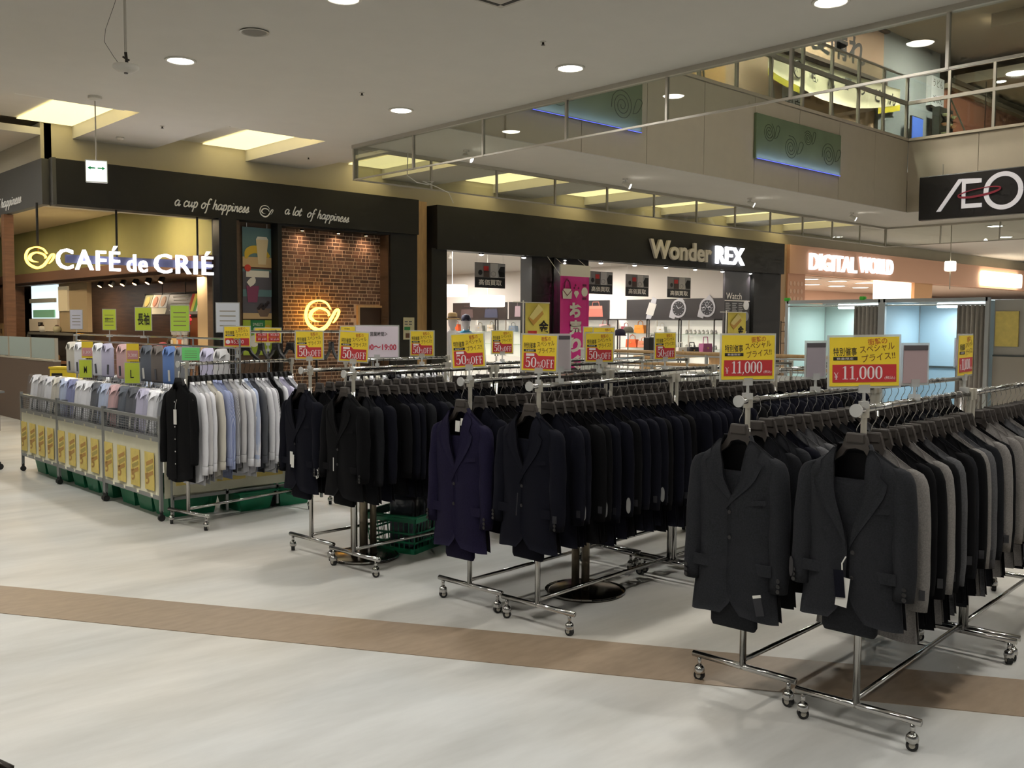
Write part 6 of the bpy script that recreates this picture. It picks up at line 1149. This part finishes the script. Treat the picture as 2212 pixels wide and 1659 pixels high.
b1 = booth('left fitting booth with pale aqua panels and grey curtain', 7.82, 6.36, M_aqua, ''); b2 = booth('right fitting booth with pale blue panels and grey curtain', 6.31, 4.92, M_aqua2, '')
for xx in (0, 1.2): obj('green_cap', MB().rbox(xx-.04, xx+.04, -.05, .03, 1.87, 1.92, .015), mat('tape_green', (70, 190, 50), .5), b1)
obj('shoehorn', MB().tube([(.8, 1.02, 1.25), (.8, 1.02, .7)], .012, 6).tube([(.8+.03*math.cos(i*PI/6), 1.02, 1.28+.03*math.sin(i*PI/6)) for i in range(12)], .006, 5, True), mat('shoehorn_grey', (110, 124, 130), .4), b2)
t = onX('side_screen', 'grey side panel with yellow posters at the right edge', 'panel', BX+.05, 4.86, 0); obj('panel', MB().box(0, 1.8, 0, .04, 0, 1.12), mat('screen_grey', (168, 160, 148), .7), t); obj('upper_panel', MB().box(0, 1.8, .02, .04, 1.14, 1.85), mat('screen_clear', (172, 168, 160), .5), t); obj('rail', MB().box(0, 1.8, -.01, .05, 1.12, 1.14), mat('rail_dark'), t); obj('flyer', MB().box(.02, .3, -.004, .02, 1.25, 1.7), M_fy, t)
for i in range(3): obj('grey_cloth', MB().sheet([[(.42+.2*i+.16*a/6, .0+.015*math.sin(a*1.3), 1.16+.66*j) for j in range(2)] for a in range(7)], (0, .006, 0)), mat('cloth_grey%d' % i, [(120, 116, 112), (140, 138, 134), (104, 100, 98)][i], .9), t)
t = onX('booth_notice', 'small notice card inside the right fitting booth', 'notice', BX+1.0, 5.28, 1.2); obj('card', MB().box(0, .2, 0, .006, 0, .42), mat('notice_pale'), t); obj('print_red', MB().box(.03, .17, -.003, 0, .3, .38), M_cr, t); obj('print_green', MB().box(.03, .14, -.003, 0, .18, .24), mat('print_green'), t)
# ================================================================== wooden rails, stands and stock in front of the second-hand shop
t = onX('wooden_railing', 'double wooden handrail on steel posts before the shop', 'railing', 12.75, 11.3, 0)
for z0 in (1.05, .86): obj('hand_rail', MB().cyl((0, 0, z0), (4.4, 0, z0), .028, n=12), M_oak, t, smooth=True); obj('under_rail', MB().box(0, 4.4, -.012, .012, z0-.06, z0-.035), M_alu, t)
for k in range(5): obj('post', MB().box(1.1*k-.02, 1.1*k+.02, -.02, .02, 0, 1.04), M_alu, t)
obj('white_board', MB().box(0, 4.4, -.03, -.02, .3, .76), mat('rail_white', (214, 214, 208), .5), t)
t = onX('white_stand', 'white upright stand at the left end of the wooden rails', 'stand', 12.4, 11.5, 0); obj('cabinet', MB().box(0, .3, 0, .3, 0, 1.07), mat('stand_white', (206, 210, 206), .5), t); obj('top', MB().box(-.02, .32, -.02, .32, 1.07, 1.1), M_white, t)
def cap(label, x, y, z, c, kind):
    t = thing('hat', label, 'hat', (x, y, 0)); obj('crown', MB().lathe([(.12, z), (.125, z+.05), (.09, z+.12), (.001, z+.14)], n=16), mat('hat_%d_%d_%d' % c, c, .8, noise=.1, nscale=30), t, smooth=True); obj('brim', MB().lathe([(.12, z), (.19 if kind == 'brim' else .15, z-.01), (.12, z+.01)], n=16), mat('hat_%d_%d_%d' % c), t); obj('stand', MB().cyl((0, 0, 0), (0, 0, z+.02), .014, n=8).lathe([(.14, 0), (.14, .015), (.001, .02)], n=16), M_chrome, t)
cap('navy hat on a stand right of the pink banner', 15.9, 13.6, 1.28, (40, 36, 60), 'cap'); cap('patterned grey hat on a stand right of the navy hat', 16.35, 13.75, 1.33, (150, 146, 136), 'brim'); cap('pale hat on a stand behind the navy hat', 16.0, 14.1, 1.36, (196, 186, 172), 'brim')
t = thing('black_case', 'black box case standing on the display table', 'case', (17.3, 13.9, .8)); obj('case', MB().rbox(0, .45, 0, .2, 0, .42, .02), M_blk, t); obj('handle', MB().tube([(.15, .1, .42), (.16, .1, .47), (.29, .1, .47), (.3, .1, .42)], .01, 6), M_blk, t)
DT = slab('display_table', M_oak, (17.2, 20.2, 13.7, 14.3, .74, .8), (17.3, 17.4, 13.8, 14.2, 0, .74), (20.0, 20.1, 13.8, 14.2, 0, .74)); DT['kind'] = None; del DT['kind']; tag(DT, 'light oak display table in the right shop opening', 'table')
for n, x, w_, h_, c in (('peach', 18.0, .42, .2, (214, 150, 120)), ('ivory white', 18.5, .36, .18, (226, 222, 216)), ('jet black', 18.95, .42, .18, (34, 30, 38)), ('violet check', 19.5, .4, .26, (150, 70, 120))):
    t = thing('handbag', '%s handbag standing on the oak display table' % n, 'handbag', (x, 13.95, .8), group='handbags on the oak table'); m = mat('leather_t_'+n.replace(' ', '_'), c, .45); obj('body', MB().prism([(-w_/2, 0), (w_/2, 0), (w_*.43, h_), (-w_*.43, h_)], -.07, .07), m, t); obj('handle', MB().tube([(-w_*.25, 0, h_), (-w_*.2, 0, h_*1.6), (w_*.2, 0, h_*1.6), (w_*.25, 0, h_)], .012, 6), m, t); obj('clasp', MB().box(-.02, .02, -.08, -.07, h_*.5, h_*.65), mat('brass'), t)
t = thing('wire_shelf', 'black wire shelf beside the shop pillar', 'shelf', (21.9, 13.0, 0))
for xx in (0, .5):
    for yy in (0, .35): obj('post', MB().cyl((xx, yy, 0), (xx, yy, 1.62), .012, n=6), M_black, t)
for z0 in (.3, .7, 1.05, 1.35, 1.58): obj('shelf', MB().box(0, .5, 0, .35, z0, z0+.012), M_black, t); obj('folded_stock', MB().rbox(.06, .44, .05, .3, z0+.012, z0+.16, .02), M_white, t)
t = thing('yellow_flowers', 'bunch of yellow flowers behind the wooden rails', 'flowers', (14.0, 10.9, 0)); obj('vase', MB().lathe([(.08, 0), (.1, .4), (.07, .78)], n=12), M_white, t)
for k in range(14): obj('bloom', MB().lathe([(.001, -.02), (.04, 0), (.001, .03)], (rj.uniform(-.2, .2), rj.uniform(-.1, .1), .82+rj.uniform(0, .14)), 7), mat('bloom_yellow', (232, 210, 60), .6), t)
t = thing('light_box', 'small glowing white letters sign right of the gold swirl', 'sign', (9.9, 14.6, 1.05)); obj('letters', text_mesh('CAFÉ', .16, .4, ext=.04, off=.02), M_glow, t); obj('stand', MB().box(-.02, .42, -.0, .05, -.06, 0).cyl((.2, .02, -1.05), (.2, .02, -.05), .02, n=8), M_black, t)
# trouser hangers with black clips above the rear shirts
for i in range(9):
    x = 4.15+.16*i; M = Matrix.Translation((x, 7.91+.0193*i, 1.42)) @ Matrix.Rotation(-PI/2+rj.uniform(-.4, .4), 4, 'Z'); hanger('empty black hanger, %s from the left on the rear bar' % ORD[i], M, 'empty black hangers on the rear bar', M_blk, True)
t = thing('garment_rack', 'tall chrome bar of empty black hangers behind the pale shirts', 'clothes rack', (4.05, 7.9, 0), .12); obj('top_rail', MB().cyl((0, 0, 1.42), (1.6, 0, 1.42), .0125, n=10), M_chrome, t)
for xx in (0, 1.6): obj('upright', MB().cyl((xx, 0, .05), (xx, 0, 1.43), .013, n=10), M_chrome, t); obj('foot', MB().box(xx-.02, xx+.02, -.25, .25, .0, .05), M_chrome, t)
